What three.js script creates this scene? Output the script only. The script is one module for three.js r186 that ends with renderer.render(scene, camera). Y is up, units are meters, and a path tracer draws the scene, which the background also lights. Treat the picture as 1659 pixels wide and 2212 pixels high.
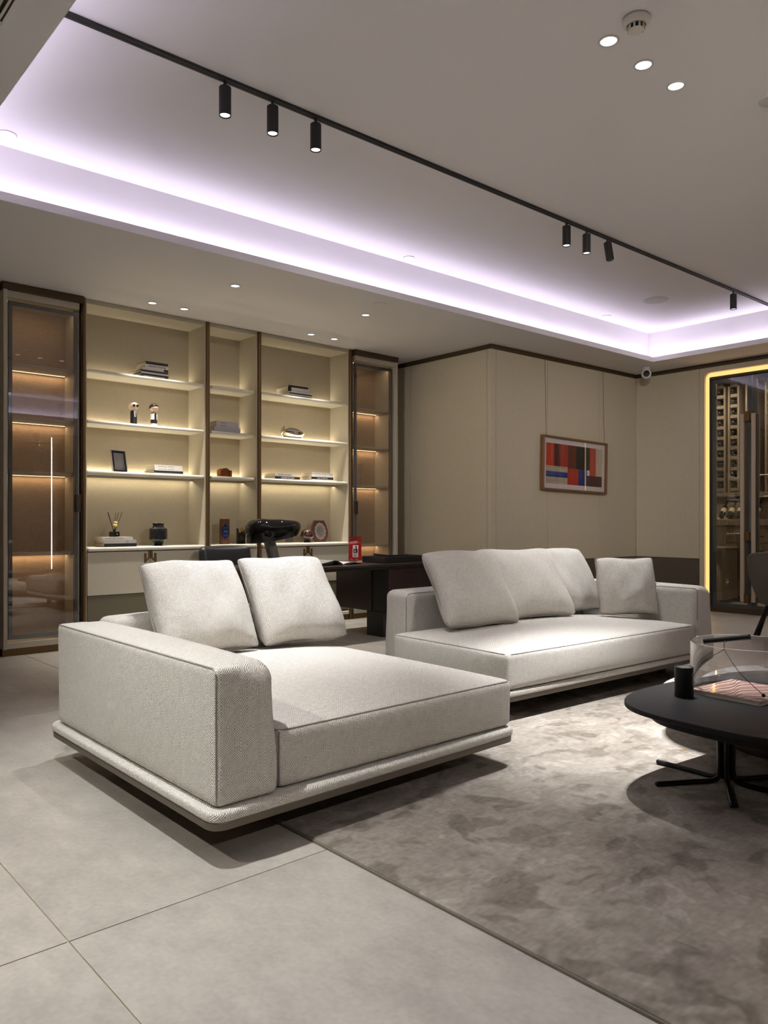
import * as THREE from 'three';
import { RoundedBoxGeometry } from 'three/addons/geometries/RoundedBoxGeometry.js';
import { mergeGeometries, mergeVertices } from 'three/addons/utils/BufferGeometryUtils.js';
import { RectAreaLightUniformsLib } from 'three/addons/lights/RectAreaLightUniformsLib.js';

// ---------------------------------------------------------------- camera, exposure
const scene = new THREE.Scene();
scene.background = new THREE.Color(0x000000);
const camera = new THREE.PerspectiveCamera(2 * Math.atan(1106 / 1654) * 180 / Math.PI, 1659 / 2212, 0.05, 60);
camera.position.set(0, 1.10, 0);
camera.rotation.set(0, -41.7 * Math.PI / 180, 0);
camera.setViewOffset(1659, 2212, 0, -22, 1659, 2212);
const renderer = new THREE.WebGLRenderer();
renderer.toneMapping = THREE.LinearToneMapping;
renderer.toneMappingExposure = 1.0;
renderer.shadowMap.enabled = true;
RectAreaLightUniformsLib.init();

// light levels
const COVE = 31, COVE_COL = [0.84, 0.77, 1.0];
const SHELF_COL = [1.0, 0.86, 0.62], CAB_COL = [1.0, 0.70, 0.42];
const SHELF_UP = 42, SHELF_DOWN = 34, CAB_L = 42, WINE_L = 3.0;
const HEAD_I = 14, DOWN_I = 40, SOF_I = 14, FRONT_I = 13.5, FILL_I = 38, ACC_I = 30;
const WARM = [1.0, 0.95, 0.87], NEUT = [0.98, 0.99, 1.0];
function area(name, w, h, col, L, pos, target, parent = scene) {
  const l = new THREE.RectAreaLight(new THREE.Color().setRGB(...col), L, w, h);
  l.name = name; l.position.set(...pos); parent.add(l);
  l.updateMatrixWorld(true); l.lookAt(...target);
  return l;
}
function spot(name, I, col, pos, to, ang, pen, parent = scene) {
  const l = new THREE.SpotLight(new THREE.Color().setRGB(...col), I, 0, ang, pen, 2);
  l.name = name; l.position.set(...pos); l.target.position.set(...to); l.castShadow = true; l.shadow.radius = 1;
  parent.add(l); parent.add(l.target); return l;
}

// ---------------------------------------------------------------- helpers
const S = 1.134, SOF = 3.06, CEI = 3.45, ZB = -6.75;
let seed = 7;
function rnd() { seed |= 0; seed = seed + 0x6D2B79F5 | 0; let t = Math.imul(seed ^ seed >>> 15, 1 | seed); t = t + Math.imul(t ^ t >>> 7, 61 | t) ^ t; return ((t ^ t >>> 14) >>> 0) / 4294967296; }
const R = d => d * Math.PI / 180;
const taken = {};
function numbered(n) { if (taken[n] === undefined) { taken[n] = 0; return n; } taken[n]++; return n + '_' + String(taken[n]).padStart(3, '0'); }
function thing(name, label, category, p = [0, 0, 0], turn = 0, group) {
  const o = new THREE.Group(); o.name = numbered(name); o.position.set(...p); o.rotation.y = turn; scene.add(o);
  o.userData = { label, category }; if (group) o.userData.group = group; return o;
}
function tag(o, label, category, group) { o.userData.label = label; o.userData.category = category; if (group) o.userData.group = group; return o; }
function struct(name, p = [0, 0, 0], turn = 0) { const o = new THREE.Group(); o.name = name; o.position.set(...p); o.rotation.y = turn; o.userData.kind = 'structure'; scene.add(o); return o; }
function mesh(name, geo, mat, parent = scene, label) {
  const m = new THREE.Mesh(Array.isArray(geo) ? join(geo) : geo, mat); m.name = parent === scene ? numbered(name) : name;
  m.castShadow = m.receiveShadow = true; if (label) m.userData.label = label; parent.add(m); return m;
}
function join(gs) {
  const out = gs.map(g => { const n = g.index ? g.toNonIndexed() : g.clone(); for (const k of Object.keys(n.attributes)) if (!['position', 'normal', 'uv'].includes(k)) n.deleteAttribute(k); if (!n.attributes.uv) muv(n); return n; });
  return mergeGeometries(out);
}
// uv in metres from the dominant side of each triangle
function muv(g, s = 1, ox = 0, oy = 0) {
  if (g.index) { const n = g.toNonIndexed(); g.index = null; g.attributes = n.attributes; }
  const p = g.attributes.position, uv = new Float32Array(p.count * 2), a = new THREE.Vector3(), b = new THREE.Vector3(), c = new THREE.Vector3(), n = new THREE.Vector3();
  for (let i = 0; i < p.count; i += 3) {
    a.fromBufferAttribute(p, i); b.fromBufferAttribute(p, i + 1); c.fromBufferAttribute(p, i + 2);
    n.subVectors(b, a).cross(c.clone().sub(a)); const x = Math.abs(n.x), y = Math.abs(n.y), z = Math.abs(n.z);
    [a, b, c].forEach((v, k) => {
      let u, w; if (y >= x && y >= z) { u = v.x; w = v.z; } else if (x >= z) { u = v.z; w = v.y; } else { u = v.x; w = v.y; }
      uv[(i + k) * 2] = u * s + ox; uv[(i + k) * 2 + 1] = w * s + oy;
    });
  }
  g.setAttribute('uv', new THREE.BufferAttribute(uv, 2)); return g;
}
// box given by its low and high corners, with small rounded edges
function bb(x0, x1, y0, y1, z0, z1, r = 0) {
  const w = x1 - x0, h = y1 - y0, d = z1 - z0;
  r = Math.min(r, w * 0.45, h * 0.45, d * 0.45);
  const g = r > 0 ? new RoundedBoxGeometry(w, h, d, r > 0.012 ? 3 : 1, r) : new THREE.BoxGeometry(w, h, d);
  g.translate((x0 + x1) / 2, (y0 + y1) / 2, (z0 + z1) / 2); return muv(g);
}
function lathe(pts, seg = 32) { return new THREE.LatheGeometry(pts.map(p => new THREE.Vector2(p[0], p[1])), seg); }
function cyl(r0, r1, h, x = 0, y = 0, z = 0, seg = 24) { const g = new THREE.CylinderGeometry(r1, r0, h, seg); g.translate(x, y + h / 2, z); return g; }
function tube(pts, r, seg = 24, rad = 8, closed = false) { return new THREE.TubeGeometry(new THREE.CatmullRomCurve3(pts.map(p => new THREE.Vector3(...p)), closed, 'centripetal'), seg, r, rad, closed); }
function rod(a, b, r, seg = 8) {
  const A = new THREE.Vector3(...a), B = new THREE.Vector3(...b), d = B.clone().sub(A), g = new THREE.CylinderGeometry(r, r, d.length(), seg);
  g.applyQuaternion(new THREE.Quaternion().setFromUnitVectors(new THREE.Vector3(0, 1, 0), d.normalize())); g.translate((A.x + B.x) / 2, (A.y + B.y) / 2, (A.z + B.z) / 2); return g;
}
function plan(pts, y0, y1, holes = []) {       // plan polygon [x, z] extruded upward
  const s = new THREE.Shape(pts.map(p => new THREE.Vector2(p[0], -p[1])));
  for (const h of holes) s.holes.push(new THREE.Path(h.map(p => new THREE.Vector2(p[0], -p[1]))));
  const g = new THREE.ExtrudeGeometry(s, { depth: y1 - y0, bevelEnabled: false, curveSegments: 24 }); g.rotateX(-Math.PI / 2); g.translate(0, y0, 0); return muv(g);
}
function rrect(w, h, r, cx = 0, cy = 0) {
  const s = new THREE.Shape(), x = cx - w / 2, y = cy - h / 2;
  s.moveTo(x + r, y); s.lineTo(x + w - r, y); s.absarc(x + w - r, y + r, r, -Math.PI / 2, 0); s.lineTo(x + w, y + h - r); s.absarc(x + w - r, y + h - r, r, 0, Math.PI / 2);
  s.lineTo(x + r, y + h); s.absarc(x + r, y + h - r, r, Math.PI / 2, Math.PI); s.lineTo(x, y + r); s.absarc(x + r, y + r, r, Math.PI, 1.5 * Math.PI); return s;
}
// upholstered block: rounded edges, crowned faces. crown = [top, x sides, z sides]
function softPoint(w, h, d, r, crown) {
  const hx = w / 2, hy = h / 2, hz = d / 2, rr = Array.isArray(r) ? r : [r, r];
  const re = t => { const a = Math.abs(t); return Math.sign(t) * (1 - Math.pow(1 - a, 1.7)); }, q = t => 1 - Math.pow(Math.abs(t), 2.2);
  return (px, py, pz) => {
    const x = re(px), y = re(py), z = re(pz), sy = Math.min(1, Math.max(0, y / 1.2 + 0.5)), sx = Math.min(1, Math.max(0, x / 1.2 + 0.5)), rt = rr[0] + ((rr[2] ?? rr[0]) - rr[0]) * sx * sx * (3 - 2 * sx), rad = rr[1] + (rt - rr[1]) * sy * sy * (3 - 2 * sy);
    let X = x * hx, Y = y * hy, Z = z * hz;
    const cx = Math.max(-hx + rad, Math.min(hx - rad, X)), cy = Math.max(-hy + rad, Math.min(hy - rad, Y)), cz = Math.max(-hz + rad, Math.min(hz - rad, Z));
    const v = new THREE.Vector3(X - cx, Y - cy, Z - cz), l = v.length(); if (l > 1e-6) { v.multiplyScalar(rad / l); X = cx + v.x; Y = cy + v.y; Z = cz + v.z; }
    if (y > 0) Y += crown[0] * q(x) * q(z) * y;
    X += Math.sign(x) * Math.abs(x) ** 3 * crown[1] * q(y) * q(z); Z += Math.sign(z) * Math.abs(z) ** 3 * crown[2] * q(x) * q(y);
    return [X, Y, Z];
  };
}
function soft(w, h, d, r, crown, N = 24) {
  const g0 = new THREE.BoxGeometry(2, 2, 2, N, N, N); g0.deleteAttribute('uv'); g0.deleteAttribute('normal');
  const g = mergeVertices(g0, 1e-4), p = g.attributes.position, f = softPoint(w, h, d, r, crown);
  for (let i = 0; i < p.count; i++) p.setXYZ(i, ...f(p.getX(i), p.getY(i), p.getZ(i)));
  g.computeVertexNormals(); return g;
}
// knife-edge pillow in its own plane, w by h, thickness t
function pillowGeo(w, h, t, k) {
  const N = 30, pos = [], idx = [];
  const n2 = (a, b) => Math.sin(a * 3.1 + k) * Math.cos(b * 2.7 + k * 1.7) + 0.5 * Math.sin(a * 6.3 - b * 5.1 + k * 2.3);
  for (let s = 0; s < 2; s++) for (let j = 0; j <= N; j++) for (let i = 0; i <= N; i++) {
    const e = q => Math.sign(q) * (1 - Math.pow(1 - Math.abs(q), 1.5));
    const u = e(i / N * 2 - 1), v = e(j / N * 2 - 1), sg = s ? -1 : 1;
    const edge = (1 - Math.pow(Math.abs(u), 3.2)) * (1 - Math.pow(Math.abs(v), 3.2));
    const th = Math.pow(Math.max(edge, 0), 0.42);
    let x = u * w / 2 * (1 - 0.035 * (1 - v * v)) , y = v * h / 2 * (1 - 0.03 * (1 - u * u));
    const cr = Math.pow(Math.abs(u * v), 7); x *= 1 - 0.035 * cr; y *= 1 - 0.035 * cr;
    const sag = 1 + 0.10 * Math.sin(-v * 1.4);
    const z = sg * th * t / 2 * sag + 0.007 * n2(u, v) * th + 0.003 * Math.sin(u * 9 + v * 4 + k) * th;
    y += 0.006 * Math.sin(u * 4.2 + k * 2.1) * v; x += 0.005 * Math.sin(v * 3.7 + k) * u;
    pos.push(x, y, z);
  }
  const M = (N + 1) * (N + 1);
  for (let s = 0; s < 2; s++) for (let j = 0; j < N; j++) for (let i = 0; i < N; i++) {
    const a = s * M + j * (N + 1) + i, b = a + 1, c = a + N + 1, d = c + 1;
    if (!s) idx.push(a, b, d, a, d, c); else idx.push(a, d, b, a, c, d);
  }
  let g = new THREE.BufferGeometry(); g.setAttribute('position', new THREE.Float32BufferAttribute(pos, 3)); g.setIndex(idx);
  g = mergeVertices(g, 1e-4); g.computeVertexNormals(); return muv(g);
}

// ---------------------------------------------------------------- textures
function vnoise(n, sd) {            // periodic value noise on an n x n lattice
  const a = new Float32Array(n * n); const keep = seed; seed = sd; for (let i = 0; i < n * n; i++) a[i] = rnd(); seed = keep;
  return (u, v) => {
    u = ((u % 1) + 1) % 1 * n; v = ((v % 1) + 1) % 1 * n; const x = Math.floor(u), y = Math.floor(v); let fx = u - x, fy = v - y; fx = fx * fx * (3 - 2 * fx); fy = fy * fy * (3 - 2 * fy);
    const X = (x + 1) % n, Y = (y + 1) % n, x0 = x % n, y0 = y % n;
    return (a[y0 * n + x0] * (1 - fx) + a[y0 * n + X] * fx) * (1 - fy) + (a[Y * n + x0] * (1 - fx) + a[Y * n + X] * fx) * fy;
  };
}
function tex(w, h, fn, size, srgb = true) {
  const d = new Uint8Array(w * h * 4);
  for (let j = 0; j < h; j++) for (let i = 0; i < w; i++) { const c = fn(i / w, j / h, i, j), k = (j * w + i) * 4; const cc = typeof c === 'number' ? [c, c, c] : c; for (let q = 0; q < 3; q++) d[k + q] = Math.max(0, Math.min(255, cc[q] * 255)); d[k + 3] = 255; }
  const t = new THREE.DataTexture(d, w, h); t.wrapS = t.wrapT = THREE.RepeatWrapping; t.magFilter = THREE.LinearFilter; t.minFilter = THREE.LinearMipmapLinearFilter; t.generateMipmaps = true;
  if (srgb) t.colorSpace = THREE.SRGBColorSpace; t.repeat.set(1 / size[0], 1 / size[1]); t.needsUpdate = true; return t;
}
const n8 = vnoise(8, 11), n16 = vnoise(16, 12), n32 = vnoise(32, 13), n64 = vnoise(64, 14), n128 = vnoise(128, 15), n256 = vnoise(256, 16);
const fbm = (u, v) => 0.5 * n8(u, v) + 0.27 * n16(u, v) + 0.14 * n32(u, v) + 0.09 * n64(u, v);
// woven upholstery: blocks of parallel diagonal yarn that change direction
const CELL = 18, HASH = new Float32Array(CELL * CELL * 4).map(() => rnd());
function weave(u, v) {
  const cu = Math.floor(u * CELL), cv = Math.floor(v * CELL * 2) % (CELL * 2);
  const dir = ((cu + cv + (HASH[(cu * 31 + cv * 7) % HASH.length] > 0.72 ? 1 : 0)) % 2) ? 1 : -1;
  const ph = (u * 54 + dir * v * 54 * 1.0) * Math.PI * 2;
  const line = 0.5 + 0.5 * Math.cos(ph);
  const yarn = 0.85 + 0.15 * n256(u * 1.0, v);
  return Math.pow(line, 0.6) * yarn;
}
const weaveH = tex(1024, 1024, (u, v) => weave(u, v) * 0.8 + 0.2 * n128(u, v), [0.42, 0.42], false);
const weaveC = tex(1024, 1024, (u, v) => { const k = 0.57 + 0.43 * weave(u, v) - 0.05 * n64(u, v); return [1.0 * k + 0.02, 0.975 * k + 0.018, 0.94 * k + 0.012]; }, [0.42, 0.42]);
const fuzzH = tex(512, 512, (u, v) => 0.5 * n128(u, v) + 0.5 * n256(u, v), [0.5, 0.5], false);
const linenC = tex(512, 512, (u, v, i, j) => { const k = 0.93 + 0.04 * n256(u, v * 0.25) + 0.04 * n256(u * 0.25, v) - 0.02 * n16(u, v); return [k, k, k]; }, [0.4, 0.4]);
const linenH = tex(512, 512, (u, v, i, j) => 0.5 * n256(u, v * 0.2) + 0.5 * n256(u * 0.2, v), [0.4, 0.4], false);
const tileC = tex(1024, 1024, (u, v) => { const k = 0.865 + 0.10 * fbm(u, v) + 0.06 * n64(u, v * 0.5) - 0.06 * n16(u + 0.3, v) + 0.05 * n256(u, v) + 0.03 * n128(u * 2, v); return [k * 0.80, k * 0.775, k * 0.738]; }, [2.6, 2.6]);
// rug pile: brushed patches that lie one way or the other
const rugC = tex(2048, 2048, (u, v) => {
  const wu = u + 0.035 * (n16(u, v) - 0.5) + 0.012 * (n64(u, v) - 0.5), wv = v + 0.03 * (n16(v + 0.4, u) - 0.5) + 0.012 * (n64(v + 0.2, u) - 0.5);
  const a = n16(wu, wv), b = n32(wu + 0.2, wv), c = n64(wu * 0.8 + 0.1, wv * 1.1), d = n128(wu, wv), e = n256(u, v), big = n8(u, v);
  const sp = x => { x = Math.max(0, Math.min(1, x)); return x * x * (3 - 2 * x); };
  const blot = 1 - sp((0.40 * n32(wu + 0.2, wv * 1.6) + 0.38 * n64(wu * 0.7 + 0.1, wv * 1.3) + 0.22 * d - 0.52) * 6), soft2 = sp((0.45 * a + 0.25 * big + 0.30 * c - 0.3) * 2.4), pale = sp((0.5 * b + 0.5 * d - 0.58) * 6);
  const k = 0.46 * blot + 0.36 * soft2 + 0.30 * pale, f = 0.05 * e + 0.05 * n256(v * 2, u * 0.6) - 0.03 * d;
  let o = [0.385 + 0.205 * k + f, 0.352 + 0.207 * k + f, 0.313 + 0.208 * k + f];
  const st = Math.hypot((u - 0.47) / 0.006, (v - 0.31) / 0.0035); if (st < 1) o = [o[0] * 0.9, o[1] * 0.82, o[2] * 0.58];
  return o;
}, [1, 1]);
const woodC = tex(512, 1024, (u, v) => { const g = 0.5 + 0.5 * Math.sin((u * 60 + 5 * n8(u, v * 0.3) + 2 * n32(u * 2, v * 0.2)) * 2.2); const k = 0.75 + 0.16 * g + 0.12 * n256(u, v * 0.12); return [k, k, k]; }, [0.6, 1.2]);
const grainH = tex(512, 512, (u, v) => Math.pow(n256(u * 1, v * 0.06), 1.5) * 0.6 + 0.4 * n128(u, v * 0.05), [0.5, 0.8], false);
const clothC = tex(512, 512, (u, v, i, j) => { const k = 0.82 + 0.10 * n256(u * 0.06, v) + 0.08 * n128(u * 0.2, v) ; return [k, k, k]; }, [0.35, 0.35]);
const marbleC = tex(1024, 1024, (u, v) => { const w = fbm(u, v), vn = Math.abs(Math.sin((u * 2 + v * 3 + 2.2 * w) * Math.PI * 1.0)); const k = 0.8 - 0.22 * Math.pow(1 - vn, 6) - 0.06 * n32(u, v); return [k, k * 0.985, k * 0.965]; }, [1.0, 1.0]);
const greyMarbleC = tex(256, 512, (u, v) => { const vn = Math.abs(Math.sin((u * 3 + 2.5 * fbm(u, v * 0.5)) * Math.PI)); const k = 0.45 + 0.25 * Math.pow(1 - vn, 4) + 0.1 * n64(u, v * 0.3); return [k, k * 0.99, k * 0.97]; }, [0.3, 0.5]);
function canvasTex(w, h, draw) {
  const c = document.createElement('canvas'); c.width = w; c.height = h; const x = c.getContext('2d'); draw(x, w, h);
  const t = new THREE.CanvasTexture(c); t.colorSpace = THREE.SRGBColorSpace; t.magFilter = THREE.LinearFilter; return t;
}

// ---------------------------------------------------------------- materials
const col = (r, g, b) => new THREE.Color().setRGB(r, g, b);
const std = (c, rough = 0.6, o = {}) => new THREE.MeshStandardMaterial({ color: Array.isArray(c) ? col(...c) : c, roughness: rough, ...o });
const phy = (c, rough, o) => new THREE.MeshPhysicalMaterial({ color: Array.isArray(c) ? col(...c) : c, roughness: rough, ...o });
const M = {
  fabric: std([1, 1, 1], 0.95, { map: weaveC, bumpMap: weaveH, bumpScale: 0.0026 }),
  piping: std([0.36, 0.325, 0.285], 0.95, { bumpMap: fuzzH, bumpScale: 0.001 }),  // darker than the cover: seam shadows put into the colour
  plate: std([0.16, 0.135, 0.105], 0.4, { metalness: 0.6 }),
  paint: std([0.67, 0.645, 0.65], 0.9),
  tile: phy([0.70, 0.69, 0.675], 0.42, { map: tileC, specularIntensity: 0.6 }), grout: std([0.38, 0.33, 0.25], 0.9),
  rug: std([1, 1, 1], 0.95, { map: rugC, bumpMap: fuzzH, bumpScale: 0.003 }), binding: std([0.17, 0.145, 0.11], 0.9),
  wall: std([0.53, 0.465, 0.345], 0.8, { map: linenC, bumpMap: linenH, bumpScale: 0.0006 }),
  gap: std([0.22, 0.19, 0.145], 0.9), wains: std([0.085, 0.066, 0.048], 0.55),
  bronze: std([0.155, 0.093, 0.042], 0.42, { metalness: 0.75 }), bronzeTrim: std([0.085, 0.056, 0.03], 0.5, { metalness: 0.4 }),
  cream: std([0.56, 0.51, 0.405], 0.62, { map: linenC }), creamEdge: std([0.74, 0.70, 0.60], 0.45),
  creamBack: std([0.50, 0.435, 0.315], 0.75, { map: linenC, bumpMap: linenH, bumpScale: 0.0008 }),
  olive: std([0.135, 0.118, 0.075], 0.6), tan: std([0.58, 0.43, 0.29], 0.75, { map: clothC, bumpMap: linenH, bumpScale: 0.0008 }),
  frame: phy([0.105, 0.115, 0.135], 0.35, { specularIntensity: 0.6 }), black: std([0.012, 0.011, 0.011], 0.5), shadeBlack: std([0.012, 0.012, 0.012], 0.8),
  glass: phy([0.80, 0.77, 0.73], 0.0, { transmission: 1, thickness: 0, ior: 1.9, side: THREE.DoubleSide }),
  wineGlass: phy([0.66, 0.65, 0.62], 0.0, { transmission: 1, thickness: 0, ior: 1.8, side: THREE.DoubleSide }),
  clearPane: phy([0.95, 0.95, 0.95], 0.0, { transmission: 1, thickness: 0, ior: 1.5, side: THREE.DoubleSide }),
  tableBlack: phy([0.012, 0.0117, 0.0117], 0.5, { specularIntensity: 0.45, bumpMap: grainH, bumpScale: 0.0012 }), metalBlack: std([0.014, 0.014, 0.014], 0.38, { metalness: 0.5 }),
  marble: phy([0.9, 0.9, 0.9], 0.08, { map: marbleC, clearcoat: 0.6 }), greyMarble: phy([0.75, 0.75, 0.75], 0.3, { map: greyMarbleC }),
  bronzeDark: std([0.06, 0.045, 0.035], 0.35, { metalness: 0.6 }),
  deskWood: phy([0.036, 0.018, 0.016], 0.30, { map: woodC, clearcoat: 0.4, clearcoatRoughness: 0.2 }), deskBlack: std([0.012, 0.0105, 0.011], 0.4),
  leather: phy([0.012, 0.012, 0.013], 0.42, { bumpMap: fuzzH, bumpScale: 0.0006 }), enamel: phy([0.006, 0.006, 0.006], 0.06, { clearcoat: 1, clearcoatRoughness: 0.02 }),
  lacquer: std([0.01, 0.01, 0.01], 0.3), chrome: std([0.62, 0.57, 0.49], 0.08, { metalness: 1 }), copper: std([0.55, 0.22, 0.09], 0.2, { metalness: 1 }),
  white: std([0.72, 0.71, 0.69], 0.6), pages: std([0.62, 0.55, 0.43], 0.9), pale: std([0.62, 0.60, 0.57], 0.7), greyCover: std([0.42, 0.40, 0.42], 0.7), charcoal: std([0.045, 0.042, 0.04], 0.6), coverBlack: std([0.014, 0.013, 0.013], 0.5),
  smoke: phy([0.075, 0.075, 0.08], 0.03, { transmission: 0.75, thickness: 0, ior: 1.5, side: THREE.DoubleSide }), skin: std([0.62, 0.42, 0.31], 0.35), hairPale: std([0.62, 0.54, 0.46], 0.35),
  walnut: phy([0.20, 0.075, 0.035], 0.35, { map: woodC }), rosewood: phy([0.055, 0.017, 0.011], 0.2, { map: woodC, clearcoat: 0.6 }), frameWood: std([0.21, 0.095, 0.035], 0.45, { map: woodC }),
  wineWood: std([0.40, 0.31, 0.215], 0.6, { map: woodC }), wineWoodDark: std([0.25, 0.185, 0.125], 0.6, { map: woodC }), bottle: phy([0.010, 0.014, 0.012], 0.12, { clearcoat: 0.6 }), foil: std([0.02, 0.018, 0.018], 0.35), label: std([0.66, 0.55, 0.40], 0.7),
  leatherTan: std([0.42, 0.34, 0.26], 0.55), taupe: std([0.125, 0.108, 0.085], 0.85, { bumpMap: fuzzH, bumpScale: 0.001 }), boucle: std([0.66, 0.64, 0.61], 0.95, { bumpMap: fuzzH, bumpScale: 0.003 }),
  plastic: std([0.58, 0.54, 0.46], 0.5), plasticW: std([0.75, 0.74, 0.72], 0.4), speaker: std([0.50, 0.50, 0.49], 0.8), ring: std([0.5, 0.48, 0.46], 0.5),
  gold: std([0.75, 0.5, 0.14], 0.25, { metalness: 1 }), silver: std([0.62, 0.61, 0.60], 0.35, { metalness: 0.9 }), blueGlass: std([0.012, 0.035, 0.16], 0.2), crystal: phy([0.97, 0.97, 0.97], 0, { transmission: 1, thickness: 0, ior: 1.5, side: THREE.DoubleSide }),
  sphereYellow: std([0.72, 0.46, 0.16], 0.85), reed: std([0.03, 0.02, 0.015], 0.8), backPaint: std([0.42, 0.385, 0.33], 0.85)
};
const glow = (c, k) => new THREE.MeshStandardMaterial({ color: 0x111111, emissive: col(...c), emissiveIntensity: k, roughness: 0.6 });
const G = { cove: glow(COVE_COL, 3), shelf: glow(SHELF_COL, 3), cab: glow(CAB_COL, 3.2), wine: glow([1.0, 0.60, 0.20], 1.35), lens: glow([1, 0.985, 0.96], 2.2), lensDim: glow([1, 0.98, 0.94], 1.1), dot: glow([1, 0.78, 0.4], 2.5), slot: glow([1, 0.95, 0.88], 4.5) };

// ---------------------------------------------------------------- floor
const XL = -2.6, XR = 9.28, ZF = 4.2, ZBACK = -7.25;
{
  const f = struct('floor');
  mesh('screed', bb(XL - 0.15, 11.3, -0.12, -0.004, ZBACK - 0.1, ZF + 0.15), M.grout, f);
  const TW = 1.28, TL = 2.56, g = 0.0022;
  const vars = [0, 1, 2, 3].map(k => { const q = bb(g, TW - g, -0.02, 0, g, TL - g, 0.0015); muv(q, 1, k * 0.73, k * 1.31); return q; });
  for (let i = -3; i < 9; i++) for (let j = -3; j < 3; j++) {
    const x0 = 0.718 + i * TW, z0 = -2.05 + j * TL; if (x0 > 11.2 || x0 + TW < XL || z0 + TL < ZBACK) continue;
    if (x0 > XR + 2 || z0 > ZF) continue;
    const m = mesh('tile', vars[(i * 3 + j * 5 + 40) % 4], M.tile, f); m.position.set(x0, 0, z0);
  }
}
// ---------------------------------------------------------------- ceiling: lowered soffit round a raised tray with a light cove
const LIP = [[1.05, -5.035], [8.68, -4.80], [8.68, 1.6], [1.05, 1.6]];
const CO = 0.13;                                     // depth of the cove behind the lip
const BACKC = [[1.05 - CO, -5.035 - CO], [8.68 + CO, -4.80 - CO], [8.68 + CO, 1.6 + CO], [1.05 - CO, 1.6 + CO]];
{
  const c = struct('ceiling');
  const outer = [[XL - 0.15, ZBACK - 0.1], [11.3, ZBACK - 0.1], [11.3, ZF + 0.15], [XL - 0.15, ZF + 0.15]];
  mesh('raised_ceiling', plan(outer, CEI, CEI + 0.1), M.paint, c);
  mesh('soffit', plan(outer, SOF + 0.02, CEI, [BACKC]), M.paint, c);
  mesh('soffit_board', plan(outer, SOF, SOF + 0.02, [LIP]), M.paint, c);
  const t = 0.014, inn = [[LIP[0][0] - t, LIP[0][1] - t], [LIP[1][0] + t, LIP[1][1] - t], [LIP[2][0] + t, LIP[2][1] + t], [LIP[3][0] - t, LIP[3][1] + t]];
  mesh('cove_lip', plan(inn, SOF + 0.02, SOF + 0.055, [LIP]), M.paint, c);
}
{ // light strips in the cove, one on each side
  const mid = (a, b, k) => [a[0] * (1 - k) + b[0] * k, a[1] * (1 - k) + b[1] * k];
  const names = ['over the bookcase side', 'over the wine room side', 'over the near side', 'over the air grille side'];
  for (let i = 0; i < 4; i++) {
    const a = LIP[i], b = LIP[(i + 1) % 4], A = BACKC[i], B = BACKC[(i + 1) % 4];
    const p = mid(a, A, 0.5), q = mid(b, B, 0.5), L = Math.hypot(q[0] - p[0], q[1] - p[1]) - 0.12, c = mid(p, q, 0.5);
    const o = thing('cove_light_strip', 'lavender white light strip in the ceiling cove ' + names[i], 'light strip', [c[0], SOF + 0.021, c[1]], -Math.atan2(q[1] - p[1], q[0] - p[0]), 'ceiling cove strips');
    mesh('channel', bb(-L / 2, L / 2, 0, 0.006, -0.018, 0.018), M.plasticW, o);
    mesh('diffuser', bb(-L / 2, L / 2, 0.006, 0.012, -0.014, 0.014), G.cove, o);
    const l = new THREE.RectAreaLight(col(...COVE_COL), COVE, L, 0.028); l.name = 'cove_light'; l.position.set(0, 0.016, 0); l.rotation.x = Math.PI / 2; o.add(l);
  }
}
// ---------------------------------------------------------------- walls
function run(name, p0, p1, seams, o = {}) {        // panelled wall from p0 to p1, room side on the left hand turned +z
  const L = Math.hypot(p1[0] - p0[0], p1[1] - p0[1]), g = struct(name, [p0[0], 0, p0[1]], -Math.atan2(p1[1] - p0[1], p1[0] - p0[0]));
  mesh('backing', bb(0, L, 0, SOF, -0.15, -0.016), M.gap, g);
  const xs = [0, ...seams, L];
  for (let i = 0; i + 1 < xs.length; i++) {
    const a = xs[i] + 0.003, b = xs[i + 1] - 0.003;
    mesh('panel', bb(a, b, o.plain ? 0.1 : 0.648, SOF - 0.052, -0.016, 0, 0.002), o.mat || M.wall, g);
    if (!o.plain) mesh('wainscot', bb(a, b, 0, 0.642, -0.016, -0.001, 0.002), M.wains, g);
  }
  return g;
}
function trimRun(name, p0, p1) {
  const L = Math.hypot(p1[0] - p0[0], p1[1] - p0[1]), g = struct(name, [p0[0], 0, p0[1]], -Math.atan2(p1[1] - p0[1], p1[0] - p0[0]));
  mesh('cornice_bar', bb(0, L, SOF - 0.05, SOF - 0.001, -0.014, 0.006, 0.002), M.bronzeTrim, g);
}
const CC = [6.466, -5.494], CR = [XR, -5.375];
run('wall_column_side', [CC[0], -7.1], CC, [0.327, 1.547]);
trimRun('trim_1', [CC[0], -7.1], [CC[0], CC[1] + 0.006]);
run('wall_picture', CC, CR, [0.086, 0.972, 1.99]);
trimRun('trim_2', CC, CR);
run('wall_back_left', [XL, -6.80], [1.80, -6.80], [1.4, 3.0]);
trimRun('trim_3', [XL, -6.80], [1.80, -6.80]);
run('wall_left', [XL, ZF], [XL, -6.80], [2.2, 4.4, 6.6, 8.8]);
{ const g = struct('wall_front', [XR, 0, ZF], Math.PI); mesh('plaster', bb(0, XR - XL, 0, CEI, -0.15, 0), M.backPaint, g); }
{ const g = struct('wall_back'); mesh('plaster', bb(1.6, 6.6, 0, CEI, -7.35, -7.15), M.backPaint, g); }
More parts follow.
